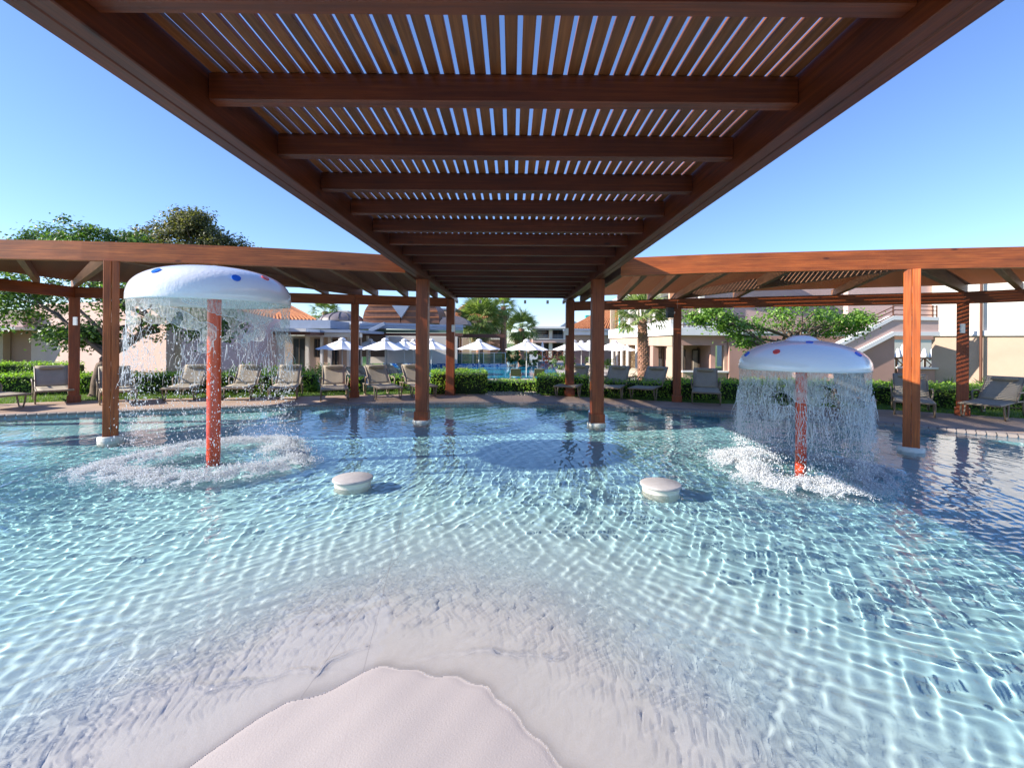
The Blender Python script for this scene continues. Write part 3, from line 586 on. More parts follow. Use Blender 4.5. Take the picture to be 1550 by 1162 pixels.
# ------------------------------------------------------------------ sun loungers
def make_lounger():
    root = thing('sun_lounger', 'x', 'sun lounger', group='sun loungers round the fountain pool')
    W = .31; a = Vector((0, .22, .33)); b = Vector((0, .74, .80))
    for s in (-1, 1):
        MB().tube([(s*W, -.98, .315), (s*W, -.4, .325), (s*W, .22, .33), (s*W, .95, .30)], .02, 8).build('side_rail', M_lframe, root)
        MB().tube([(s*(W-.01), .20, .34), (s*(W-.01), .48, .59), (s*(W-.01), .76, .83)], .017, 8).build('back_rail', M_lframe, root)
        for y0, y1 in ((-.80, -.50), (.45, .80)):
            MB().tube([(s*(W+.015), y0, .32), (s*(W+.02), y0+.05, .12), (s*(W+.02), y0+.09, .02), (s*(W+.02), y1-.09, .02), (s*(W+.02), y1-.05, .12), (s*(W+.015), y1, .32)], .019, 8).build('leg', M_lframe, root)
        MB().tube([(s*(W+.03), -.02, .33), (s*(W+.05), .0, .48), (s*(W+.05), .07, .53), (s*(W+.05), .38, .53), (s*(W+.04), .46, .48), (s*(W+.03), .50, .34)], .018, 8).build('armrest', M_lframe, root)
    MB().tube([(-W, -.98, .315), (W, -.98, .315)], .02, 8).build('cross_rail', M_lframe, root)
    MB().tube([(-W, .30, .2), (W, .30, .2)], .012, 6).build('cross_rail', M_lframe, root)
    def slab(name, p0, p1, sag):
        mb = MB(); nx_, ny_ = 7, 9; vs = []
        for j in range(ny_):
            for i in range(nx_):
                x = (i/(nx_-1)-.5)*2; q = p0.lerp(p1, j/(ny_-1)); vs.append((x*(W-.012), q.y, q.z-sag*(1-x*x)*math.sin(math.pi*j/(ny_-1))**.5))
        n_ = len(vs); d = (p1-p0).normalized(); nn = Vector((0, -d.z, d.y))*.012
        vs += [Vector(v)-nn for v in vs]; fs = []
        for j in range(ny_-1):
            for i in range(nx_-1): q = j*nx_+i; fs.append([q, q+1, q+1+nx_, q+nx_]); fs.append([n_+q+nx_, n_+q+1+nx_, n_+q+1, n_+q])
        rim = [i for i in range(nx_)]+[nx_*(j+1)-1 for j in range(1, ny_)]+[nx_*ny_-1-i for i in range(1, nx_)]+[nx_*(ny_-1-j) for j in range(1, ny_-1)]
        for q, q2 in zip(rim, rim[1:]+rim[:1]): fs.append([q2, q, n_+q, n_+q2])
        mb.add(vs, fs, None, True); return mb.build(name, M_sling, root)
    slab('seat', Vector((0, -.97, .335)), Vector((0, .20, .35)), .02); slab('backrest', Vector((0, .21, .36)), Vector((0, .76, .85)), .015)
    mb = MB(); pr_ = []
    for i in range(9): x = (i/8-.5)*.44; pr_.append((x, .655, .80))
    mb.tube(pr_, [.03, .045, .05, .052, .052, .052, .05, .045, .03], 10); o = mb.build('pillow', M_sling, root)
    return root
L0 = make_lounger(); used = [0]
def lounger(px, py, yaw, lab, group='sun loungers round the fountain pool', z=.06, Y=None, sc_=1.0):
    o = L0 if not used[0] else copytree(L0); used[0] = 1
    g0 = G(px, py, z) if Y is None else Vector((P(px, 518, Y).x, Y, z)); o.location = g0; o.rotation_euler = (0, 0, R(yaw)); o['label'] = lab; o['group'] = group
    if sc_ != 1: o.scale = (sc_,)*3
    return o
# yaw 0: foot end towards the camera; + turns the foot end to the right of the picture
NEAR = [(-30, 618, 78, 'beige lounger cut off by the picture edge, only its foot end showing'),
        (80, 606, 48, 'beige lounger in the sun by the outer pergola post, facing the pool with grass behind'),
        (176, 607, 44, 'beige lounger half hidden behind the timber post beside the tall fountain'),
        (285, 601, 19, 'sunlit beige lounger just left of the red pole of the tall fountain'),
        (369, 600, 17, 'sunlit beige lounger just right of the red pole of the tall fountain'),
        (434, 600, 19, 'beige lounger with sunlit back and shaded seat in front of the bright bush'),
        (506, 602, 22, 'shaded beige lounger facing the pool beside the left inner rear post'),
        (578, 600, 30, 'shaded beige lounger between the rear post and the straight pergola post, foot end turned right'),
        (632, 597, 26, 'shaded beige lounger partly behind the straight pergola post near the round hedge'),
        (868, 597, -22, 'shaded grey lounger at the far corner post of the straight pergola, half behind it'),
        (930, 599, -24, 'grey lounger with striped shade on its back, just right of the front straight pergola post'),
        (984, 601, -33, 'grey lounger with smooth back between the palm trunk and the post with the speaker'),
        (1068, 607, -22, 'grey lounger facing the pool alone between the speaker post and the low fountain'),
        (1290, 618, -30, 'grey lounger mostly hidden behind the falling water of the low fountain'),
        (1380, 624, -38, 'grey lounger directly behind the bright orange front post'),
        (1505, 630, -60, 'grey lounger with striped shade at the outer end of the deck')]
for px, py, yaw, lab in NEAR: lounger(px, py, yaw, lab)

# ------------------------------------------------------------------ hedges, bushes
def hedge(label, line, depth, h, dens=520, ls=.06, mat=M_leafh, name='hedge', cat='hedge', wob=.05, z0=0., group='clipped hedges', seed=0):
    """line: base points of the front face"""
    g = np.random.RandomState(seed+len(label)); c0 = line[0]; pts = []; nrm = []; core = MB()
    for (a, b) in zip(line[:-1], line[1:]):
        a = Vector((a[0], a[1], z0)); b = Vector((b[0], b[1], z0)); d = b-a; L = d.length; d.normalize(); nb_ = Vector((-d.y, d.x, 0));
        if nb_.y < 0: nb_ = -nb_
        core.bar((a+nb_*depth/2+Vector((0, 0, h/2-.03))), (b+nb_*depth/2+Vector((0, 0, h/2-.03))), depth-.12, h-.1)
        def face(n_, fn, nn):
            u, v = g.uniform(0, 1, n_), g.uniform(0, 1, n_)
            for x, y in zip(u, v): q = fn(x, y); pts.append(q+nn*(g.normal(0, .03)+wob*mn.noise(q*2.2)+.3*wob*mn.noise(q*6)-.03)); nrm.append(nn)
        face(int(L*h*dens), lambda x, y: a+d*L*x+Vector((0, 0, h*(1-(1-y)**1.0))), -nb_)
        face(int(L*depth*dens*.8), lambda x, y: a+d*L*x+nb_*depth*y+Vector((0, 0, h)), Vector((0, 0, 1)))
        face(int(depth*h*dens), lambda x, y: a+nb_*depth*x+Vector((0, 0, h*y)), -d); face(int(depth*h*dens), lambda x, y: b+nb_*depth*x+Vector((0, 0, h*y)), d)
        # sprigs standing above the clip line
        for k_ in range(int(L*depth*40)): q = a+d*L*g.uniform()+nb_*depth*g.uniform()+Vector((0, 0, h+g.uniform(.0, .06))); pts.append(q); nrm.append(Vector((0, 0, 1)))
    root = thing(name, label, cat, (c0[0], c0[1], z0), group=group)
    o = core.build('hedge_core', M_hcore, root); o.location = -root.location
    o = link('foliage', leaves(pts, nrm, ls, mat, 'foliage'), root); o.location = -root.location; o['kind'] = 'stuff'
    return root
def gg(*pp): return [G(a, b, 0)[:2] for a, b in pp]
hedge('long clipped hedge behind the sunlit loungers by the tall fountain', [(-19, 10.5)]+gg((0, 601), (120, 599), (260, 598), (395, 597), (470, 596)), .9, .62)
hedge('upper clipped hedge at the foot of the pink wall, behind the longer hedge', [(-22, 14.0), (-17, 15.2), P(96, 560, 15.2)[:2]], .8, .80)
hedge('short hedge behind the shaded loungers, left of the rear post', gg((484, 596), (545, 596)), .6, .50)
hedge('short bright hedge seen between two shaded loungers', gg((578, 594), (612, 594)), .6, .52)
hedge('block hedge on the left of the gap looking onto the blue pool', gg((652, 600), (738, 599)), 1.3, .72, wob=.10)
hedge('block hedge on the right of the gap looking onto the blue pool', gg((812, 600), (852, 601), (890, 602)), 1.2, .62, wob=.10)
hedge('low hedge closing the gap between the two block hedges', gg((736, 596), (815, 596)), .7, .42)
hedge('hedge behind the shaded loungers below the palm', gg((905, 602), (1015, 606)), 1.2, .52)
hedge('bright hedge between speaker post and low fountain', gg((1030, 607), (1140, 608)), 1.4, .56)
hedge('long bright hedge behind the orange post at the outer end', gg((1150, 609), (1325, 614), (1440, 621))+[(14, 10.6)], 1.7, .56)
def bush(label, c0, rx, ry, rz_, n, ls, mat, name='bush', cat='bush', group='loose bushes', z0=0):
    g = np.random.RandomState(len(label)*3); pts = []; nr = []
    cl = [(g.uniform(-1, 1), g.uniform(-1, 1), g.uniform(.1, .95)) for _ in range(40)]
    for k in range(n):
        q = cl[g.randint(40)]; v = Vector((q[0]*rx, q[1]*ry, q[2]*rz_*(1-.4*abs(q[0]))))+Vector(g.normal(0, .10, 3)); v.z = max(v.z, .02); pts.append(v); nr.append(Vector((v.x/rx, v.y/ry, 1)))
    o = link(name, leaves(pts, nr, ls, mat, name), None, (c0[0], c0[1], z0)); tag(o, label, cat, group); return o
bush('bright loose bush behind the sunlit loungers, right of the tall fountain', P(455, 560, 14.4), 1.1, .8, .95, 3600, .08, M_leafb)
bush('low spreading groundcover behind the hedge under the tall fountain', P(330, 565, 15.0), 2.4, .8, .62, 4200, .07, M_leafb)
bush('small bush by the lobby columns seen beneath the water drops', P(390, 555, 15.5), .9, .7, .9, 1800, .08, M_leafh)
for px, py, Y, s_, lb in ((1438, 575, 15.5, .55, 'spiky plant against the tan wall next to the serving opening'), (1492, 580, 15.2, .6, 'spiky plant at the foot of the downpipe'), (1540, 582, 15, .5, 'spiky plant near the picture edge by the tan wall'), (1355, 572, 16, .5, 'spiky plant under the stair opening')):
    c0 = P(px, py, Y); v = []; g = np.random.RandomState(px)
    for k in range(70):
        t = g.uniform(0, 6.3); e = g.uniform(.2, 1.4); d = Vector((math.cos(t)*math.cos(e), math.sin(t)*math.cos(e), math.sin(e))); sd = d.cross(Vector((0, 0, 1))).normalized()*.022; Lq = s_*g.uniform(.6, 1)
        v += [-sd, sd, d*Lq*.6+sd*.7-Vector((0, 0, .02)), d*Lq-Vector((0, 0, .06))]
    o = link('spiky_plant', npmesh('spiky_plant', np.array([tuple(q) for q in v]), np.arange(len(v)).reshape(-1, 4), M_leafd), None, (c0.x, c0.y, .15)); tag(o, lb, 'plant', 'spiky plants along the tan wall')
mb = MB(); g = np.random.RandomState(2)
for k in range(500):
    q = G(g.uniform(735, 818), g.uniform(596.5, 601.5), 0); r = g.uniform(.02, .045); mb.add([q+Vector(v)*r*g.uniform(.7, 1.2)+Vector((0, 0, .065)) for v in OCT], [list(map(int, f)) for f in OF])
tag(mb.build('pebbles', M_gravel), 'pale pebbles strewn along the deck edge in the hedge gap', 'pebbles', kind='stuff')

# ------------------------------------------------------------------ trees
def tree(label, base, trunk, crown, n_cl, lpc, ls, mat, limbs=14, rt=.16, cr=.34, seed=1, group='trees round the pool'):
    g = np.random.RandomState(seed); root = thing('tree', label, 'tree', base, group=group); b0 = Vector(base)
    tp = [Vector(q)-b0 for q in trunk]; tp = catmull(tp, 5); n = len(tp)
    mt = MB().tube(tp, [rt*(1.25 if i == 0 else 1)*(1-.5*i/n) for i in range(n)], 10)
    cs = []
    while len(cs) < n_cl:
        el = crown[g.randint(len(crown))]; v = Vector(g.normal(0, 1, 3)).normalized()*g.uniform(.35, 1)**.5*g.uniform(.75, 1.08)
        if v.z < -.2 and g.uniform() < .5: continue
        q = Vector(el[0])+Vector((v.x*el[1], v.y*el[2], v.z*el[3])); q += Vector((mn.noise(q*.6), mn.noise(q*.6+Vector((9, 0, 0))), mn.noise(q*.6+Vector((0, 9, 0)))))*.5; cs.append(q-b0)
    for k in range(limbs):
        e = cs[g.randint(len(cs))]; s = tp[int(n*g.uniform(.5, .99))]; m_ = s.lerp(e, .5)+Vector(g.normal(0, .18, 3)); m2 = s.lerp(e, .25)+Vector(g.normal(0, .08, 3)); mt.tube([s, m2, m_, e], [rt*.42, rt*.3, rt*.2, .012], 6)
    mt.build('trunk', M_bark, root)
    pts = []; nr = []
    for c0 in cs:
        r = cr*g.uniform(.6, 1.3); q = g.normal(0, 1, (lpc, 3))*np.array([r, r, r*.6])*.6+np.array(c0); pts.append(q); nr.append(np.tile([0, -.2, .8], (lpc, 1))+(q-np.array(c0))/r*.5)
    o = link('crown', leaves(np.concatenate(pts), np.concatenate(nr), ls, mat, 'crown', .6, .55), root); return root
tb = P(147, 600, 12.55); tb.z = .03
tree('broad green tree with leaning trunk behind the pergola, beside the pink wall', tb, [tb, P(150, 570, 12.6), P(163, 540, 12.8), P(205, 512, 13.2), P(250, 480, 13.6)],
     [(P(100, 440, 13.8), 2.4, 1.5, 1.25), (P(235, 465, 14.0), 1.9, 1.4, 1.1), (P(30, 458, 13.5), 1.3, 1.2, .8), (P(120, 400, 14.6), 1.8, 1.3, .9), (P(310, 480, 14.2), 1.1, .9, .8), (P(120, 505, 13.3), 1.0, .6, .25)], 330, 52, .115, M_leafd, 16, .17, .38, 4)
t2 = Vector((-15.6, 23, -.9))
tree('tall olive green tree with rounded top showing above the pergola beam', t2, [t2, t2+Vector((.1, 0, 3)), t2+Vector((.2, 0, 6))], [(P(285, 372, 23), 2.0, 1.8, 1.6), (P(345, 385, 23.5), 1.6, 1.4, .9), (P(222, 385, 23), 1.3, 1.4, 1.0), (P(288, 340, 23), .9, .9, .6), (P(300, 450, 23), 2.6, 2, 2)], 400, 75, .15, M_leafo, 20, .22, .45, 5)
t3 = Vector((-18.5, 20.5, -.6))
tree('green tree with feathery top behind the end of the pergola, by the wall', t3, [t3, t3+Vector((.2, 0, 3)), t3+Vector((.2, 0, 5))], [(P(150, 375, 20), 2.2, 1.6, 1.0), (P(85, 385, 20), 1.4, 1.4, .8), (P(190, 400, 20), 1.4, 1.2, 1.2)], 260, 75, .14, M_leafd, 16, .2, .42, 6)
t4 = P(1222, 590, 14.6); t4.z = .03
tree('low spreading tree with bright leaves rising behind the low fountain', t4, [t4, P(1212, 560, 14.6), P(1190, 530, 14.5), P(1195, 505, 14.4)],
     [(P(1085, 492, 14.0), .75, .8, .50), (P(1140, 503, 14.2), .9, .8, .55), (P(1195, 482, 14.6), 1.1, 1.0, .55), (P(1255, 490, 14.8), .8, .9, .50), (P(1298, 488, 14.8), .5, .6, .40)], 200, 46, .095, M_leafm, 24, .12, .27, 7)

# ------------------------------------------------------------------ palms
def frond_mesh(name, L, nleaf, spread, wl_, seed, mat, droop=.35):
    """fan frond: stalk along +x then a fan of leaflets"""
    g = np.random.RandomState(seed); v = []; f = []
    def tri(a, b, c_, d_): o = len(v); v.extend([tuple(a), tuple(b), tuple(c_), tuple(d_)]); f.append([o, o+1, o+2, o+3])
    s = L*.42; tip = Vector((s, 0, -.04*s)); tri(Vector((0, -.02, 0)), Vector((0, .02, 0)), tip+Vector((0, .01, 0)), tip-Vector((0, .01, 0)))
    for k in range(nleaf):
        t = (k/(nleaf-1)-.5)*spread; ln = L*.62*(1-.25*abs(t)/(spread/2))*g.uniform(.7, 1.1); d = Vector((math.cos(t), math.sin(t), .12*math.cos(t*2))); sd = Vector((-math.sin(t), math.cos(t), 0))*wl_
        m_ = tip+d*ln*.55; e = tip+d*ln+Vector((0, 0, -droop*ln*g.uniform(.6, 1.3))); tri(tip-sd*.2, m_-sd, e, m_+sd); 
    return npmesh(name, np.array(v), np.array(f), mat)
def palm(label, base, top, rb, rt_, L, nf, seed, dead=10, stubs=True, group='palm trees', sw=95):
    g = np.random.RandomState(seed); base = Vector(base); root = thing('palm_tree', label, 'palm', base, group=group); t = Vector(top)-base
    mb = MB(); n = 24; pp = [t*(i/n) for i in range(n+1)]; mb.tube(pp, [rb+(rt_-rb)*i/n+(.02 if i % 2 else 0) for i in range(n+1)], 14)
    if stubs:
        ns = int(t.length/.085)
        for j in range(ns):
            z = t.length*j/ns; r = rb+(rt_-rb)*j/ns
            for k in range(9):
                a = 2*pi*(k+.5*(j % 2))/9+g.normal(0, .06); d = Vector((math.cos(a), math.sin(a), 0)); q = t*(j/ns)+d*r*.93; mb.bar(q, q+d*(.055*g.uniform(.6, 1.4))+Vector((0, 0, .085)), .085, .03, up=(0, 0, 1), bev=.004)
    mb.build('trunk', M_pbark, root)
    ms = [frond_mesh('frond', L*g.uniform(.9, 1.1), 24, 2.6, .017*L, seed+i, M_palm) for i in range(4)]; md = [frond_mesh('dry_frond', L*.8, 18, 1.6, .022*L, seed+9+i, M_deadpalm, .8) for i in range(2)]
    for k in range(nf):
        e = R(80-sw*(k/nf)**.9+g.normal(0, 6)); a = k*2.399+g.normal(0, .2); o = link('frond', ms[k % 4], root); o.location = t+Vector((0, 0, -.10*(k/nf))); o.rotation_euler = Matrix.Rotation(a, 4, 'Z').to_euler() if 0 else (Matrix.Rotation(a, 4, 'Z') @ Matrix.Rotation(-e, 4, 'Y') @ Matrix.Rotation(g.normal(0, .3), 4, 'X')).to_euler()
    for k in range(dead):
        a = k*2.399+1; o = link('dry_frond', md[k % 2], root); o.location = t+Vector((0, 0, -.25)); o.rotation_euler = (Matrix.Rotation(a, 4, 'Z') @ Matrix.Rotation(R(62+g.normal(0, 10)), 4, 'Y')).to_euler()
    return root
pb = P(975, 575, 20.5); pb.z = -.3
palm('fan palm with scaly trunk in front of the stone villa columns', pb, P(972, 482, 20.5), .25, .17, 1.6, 36, 3, 0)
def farpalm(label, px, pyb, pyt, Y, L, nf, seed, rb=.3, dead=10): b = P(px, pyb, Y); b.z = -.9; palm(label, b, P(px, pyt, Y), rb, rb*.8, L, nf, seed, dead, False, sw=120)
farpalm('widest fan palm behind the small dark pergola at the blue pool', 726, 545, 484, 50, 3.3, 80, 11, .4, 16)
farpalm('tall slim palm with dry skirt rising right of the widest palm', 762, 545, 464, 52, 1.9, 34, 12, .35, 22)
farpalm('shorter shaggy palm right of the slim tall palm', 789, 545, 497, 54, 2.6, 44, 13, .4, 14)
farpalm('distant palm above the tiled lobby roof', 492, 530, 471, 60, 2.6, 30, 14, .4, 6)
bush('dark shrub mass between the palms and the blue pool', P(785, 530, 47), 2.2, 1.2, 2.8, 2600, .22, M_leafd, z0=-.9)
bush('green shrubs behind the small white villa', P(806, 515, 85), 4, 2, 6, 1500, .5, M_leafd, z0=-.9)
bush('round distant treetop left of the lobby palm', P(462, 490, 66), 3, 2, 6.0, 1500, .35, M_leafo, z0=-.9)
bush('green shrubs behind the loungers of the blue pool, below the tiled eave', P(880, 545, 42), 3.0, 1.2, 1.6, 2000, .16, M_leafd, z0=-.9)

# ------------------------------------------------------------------ buildings
def pbox(mb, x0, x1, y0, y1, Y, dep, z=None):
    """box whose front face shows at these pixels at distance Y, dep metres deep"""
    a = P((x0+x1)/2, y1, Y); b = P((x0+x1)/2, y0, Y); xa, xb = P(x0, (y0+y1)/2, Y).x, P(x1, (y0+y1)/2, Y).x
    return mb.box(((xa+xb)/2, Y+dep/2, (a.z+b.z)/2), (xb-xa, dep, b.z-a.z), bev=.005)
def pb_(root, name, mat, *a): mb = MB(); pbox(mb, *a); return part(mb, name, mat, root)
def wallbar(mb, a, b, z0, z1, th=.3): return mb.bar((a[0], a[1], (z0+z1)/2), (b[0], b[1], (z0+z1)/2), th, z1-z0, bev=.005)
def wb(root, name, mat, a, b, z0, z1, th=.3, ext=0): mb = MB(); wallbar(mb, a, b, z0, z1, th); return part(mb, name, mat, root)
def window(root, a, b, z0, z1, nrm, mull=1, curtain=False):
    """framed window on the line a-b, sitting proud of nothing: glass, frame bars"""
    a = Vector((a[0], a[1], 0)); b = Vector((b[0], b[1], 0)); n = Vector((*nrm, 0)).normalized(); d = (b-a).normalized()
    mb = MB(); mb.bar(a+Vector((0, 0, z1)), b+Vector((0, 0, z1)), .08, .07); mb.bar(a+Vector((0, 0, z0)), b+Vector((0, 0, z0)), .08, .07)
    for k in range(mull+2): q = a.lerp(b, k/(mull+1)); mb.bar(q+Vector((0, 0, z0)), q+Vector((0, 0, z1)), .07, .07, up=(d.x, d.y, 0))
    w_ = part(mb, 'window', M_wframe, root)
    for k in range(mull+1):
        q0, q1 = a.lerp(b, k/(mull+1)), a.lerp(b, (k+1)/(mull+1)); g_ = MB().bar(q0-n*.0+Vector((0, 0, (z0+z1)/2)), q1+Vector((0, 0, (z0+z1)/2)), .02, z1-z0-.02, bev=.001).build('pane', M_window, w_)
    if curtain:
        mb = MB(); q = a+n*.06; L = (b-a).length; pts = [q+d*(L*.02*i)+n*(.03*(i % 2)) for i in range(int(50*.3))]
        for p0, p1 in zip(pts[:-1], pts[1:]): mb.bar(p0+Vector((0, 0, (z0+z1)/2)), p1+Vector((0, 0, (z0+z1)/2)), .01, z1-z0-.1, bev=.001)
        mb.build('curtain', M_curtain, w_)
    return w_
# far side of the palm: two-storey villa (long wing runs away from the camera)
A = Vector((8.8, 25)); B = Vector((9.9, 46)); GZ = -.9
vl = thing('villa', 'two storey pink villa with white balcony band and stone piers behind the fan palm', 'building', (9, 25, GZ))
d = (B-A).normalized(); L = (B-A).length; nL = Vector((-d.y, d.x))      # faces left
def al(s, off=0): q = A+d*s+nL*off; return (q.x, q.y)
wb(vl, 'wall', M_rose, al(0, -2.2), al(L, -2.2), GZ, 2.0, .25)
wb(vl, 'wall', M_cream, al(0, -1.6), al(L, -1.6), 2.35, 6.2, .25)
wb(vl, 'balcony_band', M_white, al(-.2, -1.1), al(L, -1.1), 2.05, 2.9, 2.5)
wb(vl, 'beam_band', M_tan, al(0, -.15), al(L, -.15), 1.45, 2.045, .34)
wb(vl, 'wall', M_tan, al(0.1, -.2), al(1.1, -.2), GZ, 1.44, .34); wb(vl, 'wall', M_rose, al(4.2, -.2), al(5.0, -.2), GZ, 1.44, .34)
for s in (8.3, 11.8, 14.3, 16.6, 19.0):
    wb(vl, 'pier_edge', M_cream, al(s-.04, .02), al(s+.6, .02), GZ, 1.44, .12); wb(vl, 'stone_pier', M_stone, al(s, -.33), al(s+.6, -.33), GZ, 1.44, .56)
for s in (1.6, 6.2, 9.0, 12, 16): window(vl, al(s, -2.03), al(s+1.3, -2.03), GZ+.3, 1.3, (nL.x, nL.y), 1)
for s in (1, 5, 9, 13, 17): window(vl, al(s, -1.44), al(s+1.8, -1.44), 2.95, 4.8, (nL.x, nL.y), 1)
for s in (0, 3.4, 7, 11, 15.5, 20):
    wb(vl, 'balcony_pillar', M_cream if s % 2 else M_tan, al(s, -.1), al(s+.45, -.1), 2.9, 5.4, .4)
for s0, s1 in ((.5, 3.3), (3.9, 6.9), (7.5, 10.9), (11.5, 15.4), (16, 19.9)):
    mb = MB()
    for z in (3.02, 3.38, 3.72): p0, p1 = al(s0, -.1), al(s1, -.1); mb.bar((*p0, z), (*p1, z), .04, .05)
    for k in range(9): q = al(s0+(s1-s0)*k/8, -.1); mb.bar((*q, 2.9), (*q, 3.72), .025, .025, up=(0, 1, 0))
    part(mb, 'railing', M_wframe, vl)
wb(vl, 'roof', M_white, al(-.3, -2.5), al(L, -2.5), 5.4, 5.75, 5.2)
# front face of the villa
E1 = 11.75
for x0, x1, z0, z1 in ((9.05, 9.35, GZ, 1.5), (E1-.16, E1, GZ, 1.5), (9.05, E1, 1.505, 2.04)):
    part(MB().box(((x0+x1)/2, 25.0, (z0+z1)/2), (x1-x0, .3, z1-z0), bev=.004), 'wall', M_rose if z0 > 0 else M_tan, vl)
part(MB().box((10.45, 26.9, .3), (2.6, .2, 2.4)), 'wall', M_tan, vl)
window(vl, (9.35, 26.7), (10.15, 26.7), GZ+.2, 1.25, (0, -1), 0, True); window(vl, (10.6, 26.7), (11.55, 26.7), GZ+.2, 1.25, (0, -1), 1, True)
part(MB().box((10.5, 24.95, -.42), (2.4, .35, .9)), 'parapet', M_tan, vl); part(MB().box((10.5, 24.9, .08), (2.5, .5, .09)), 'coping', M_white, vl)
part(MB().box((10.6, 24.9, 2.25), (3.6, .9, .42)), 'balcony_band', M_white, vl)
part(MB().box((15.2, 24.8, .57), (6.85, .3, 2.94)), 'wall', M_rose, vl)
part(MB().box((15.6, 25.5, 4.2), (13, .3, 3.8)), 'wall', M_pink, vl)
mb = MB()
for z in (2.62, 2.86, 3.1): mb.bar((9, 24.7, z), (12.6, 24.7, z), .04, .05)
for k in range(13): mb.bar((9+.3*k, 24.7, 2.46), (9+.3*k, 24.7, 3.1), .03, .03, up=(0, 1, 0))
part(mb, 'railing', M_wframe, vl)
tw = MB().bar((9.0, 38, 3.2), (9.1, 38.8, 3.2), .03, 1.2).build('hanging_towel', M_teal); tag(tw, 'teal towel hanging over the villa balcony rail above the first pier', 'towel')

# staircase and the wall behind it
sw = thing('stair_building', 'tan and cream building with outside staircase and serving opening behind the orange post', 'building', (17, 19.5, GZ))
YW = 20.6; YS = 19.3
def W(px, py, Y=YW): return P(px, py, Y)
zb = 2.04
xo0, xo1 = W(1343, 530).x, W(1413, 530).x
wA = Vector((xo1+.1, YW+.2)); wB = wA+Vector((9, -8)); wn = Vector((-8, -9)).normalized()
wb(sw, 'wall', M_tan, wA, wB, GZ, zb, .3)
wb(sw, 'wall', M_cream, wA+wn*.01, wB+wn*.01, zb+.01, zb+3.4, .3); part(MB().box(((xo0+xo1)/2-.6, YW+.4, zb+1.75), (xo1-xo0+2, .3, 3.3)), 'wall', M_pink, sw)
part(MB().box(((xo0+xo1)/2, YW+.15, (W(1380, 514).z+zb)/2), (xo1-xo0-.01, .3, zb-W(1380, 514).z)), 'lintel', M_rose, sw)
part(MB().box((xo1-.7, YW+.1, (W(1400, 558).z+GZ)/2), (1.4, .35, W(1400, 558).z-GZ)), 'parapet', M_rose, sw); part(MB().box((xo1-.7, YW+.05, W(1400, 558).z+.03), (1.5, .5, .07)), 'coping', M_white, sw)
xs0 = W(1262, 540, YS).x
part(MB().box(((xs0-1+xo0)/2, YW-.2, (GZ+.9)/2-.1), (xo0-xs0+1, .3, .9-GZ)), 'wall', M_rose, sw)
wb(sw, 'band', M_white, wA+wn*.2, wB+wn*.2, zb-.02, zb+.2, .14)
# stair flight: parapet with sloping edges
def pl(pts, Y): return [P(a, b, Y) for a, b in pts]
part(MB().poly(pl([(1240, 547), (1240, 540), (1290, 515), (1353, 485), (1421, 485), (1421, 503), (1353, 503), (1290, 534), (1258, 552)], YS), (0, .25, 0)), 'stair_parapet', M_pink, sw)
part(MB().poly(pl([(1252, 554), (1290, 534), (1353, 502), (1423, 502), (1423, 508), (1354, 508), (1290, 541), (1262, 557)], YS-.08), (0, 1.2, 0)), 'stair_slab', M_white, sw)
part(MB().poly(pl([(1240, 541), (1240, 536), (1290, 510), (1353, 478), (1422, 480), (1422, 485), (1353, 484), (1290, 516)], YS-.06), (0, .37, 0)), 'stair_coping', M_white, sw)
part(MB().poly(pl([(1275, 548), (1354, 509), (1354, 600), (1275, 600)], YS+.1), (0, .9, 0)), 'stair_wall', M_rose, sw)
mb = MB()
for dy in (0, -7, -13): a, b, c_ = P(1320, 492+dy, YS), P(1355, 476+dy, YS), P(1418, 477+dy, YS); mb.tube([a, b, c_], .022, 6)
for px in (1352, 1385, 1412, 1418): mb.tube([P(px, 480, YS), P(px, 462, YS)], .03, 6)
part(mb, 'railing', M_fartimber, sw)
dp = wA+(wB-wA).normalized()*1.55+wn*.33; part(MB().tube([(dp.x, dp.y, zb+3.3), (dp.x, dp.y, 0)], .05, 8), 'downpipe', M_fartimber, sw)
part(MB().box((P(1370, 440, YW+1).x, YW+1.4, 3.6), (2.6, .3, 3.0)), 'wall', M_tan, sw)
# behind the opening: timber rail and closed umbrellas in the sun
rl = thing('timber_railing', 'orange cross-braced timber railing seen through the opening under the stair', 'railing', P(1380, 560, 27))
mb = MB(); xa = P(1335, 550, 27).x; xb = P(1425, 550, 27).x; zt_, zb_ = P(1380, 543, 27).z, P(1380, 562, 27).z; k = 0; xx = xa
while xx < xb-.1:
    mb.bar((xx, 27, zt_), (xx+.8, 27, zb_), .04, .05); mb.bar((xx, 27.05, zb_), (xx+.8, 27.05, zt_), .04, .05); mb.bar((xx, 27, zb_-.3), (xx, 27, zt_+.05), .08, .08, up=(0, 1, 0)); xx += .85
mb.bar((xa, 27, zt_+.04), (xb, 27, zt_+.04), .08, .09); mb.bar((xa, 27, zb_-.04), (xb, 27, zb_-.04), .08, .09); o = part(mb, 'rail_frame', M_railwood, rl)
g0 = thing('sunlit_terrace_wall', 'bright cream wall beyond the closed umbrellas', 'wall', (30, 46, GZ)); part(MB().box((34, 46.5, 1.0), (26, .3, 3.4)), 'wall', M_cream, g0); part(MB().box((34, 46.3, 2.8), (26, .5, .2)), 'coping', M_white, g0)

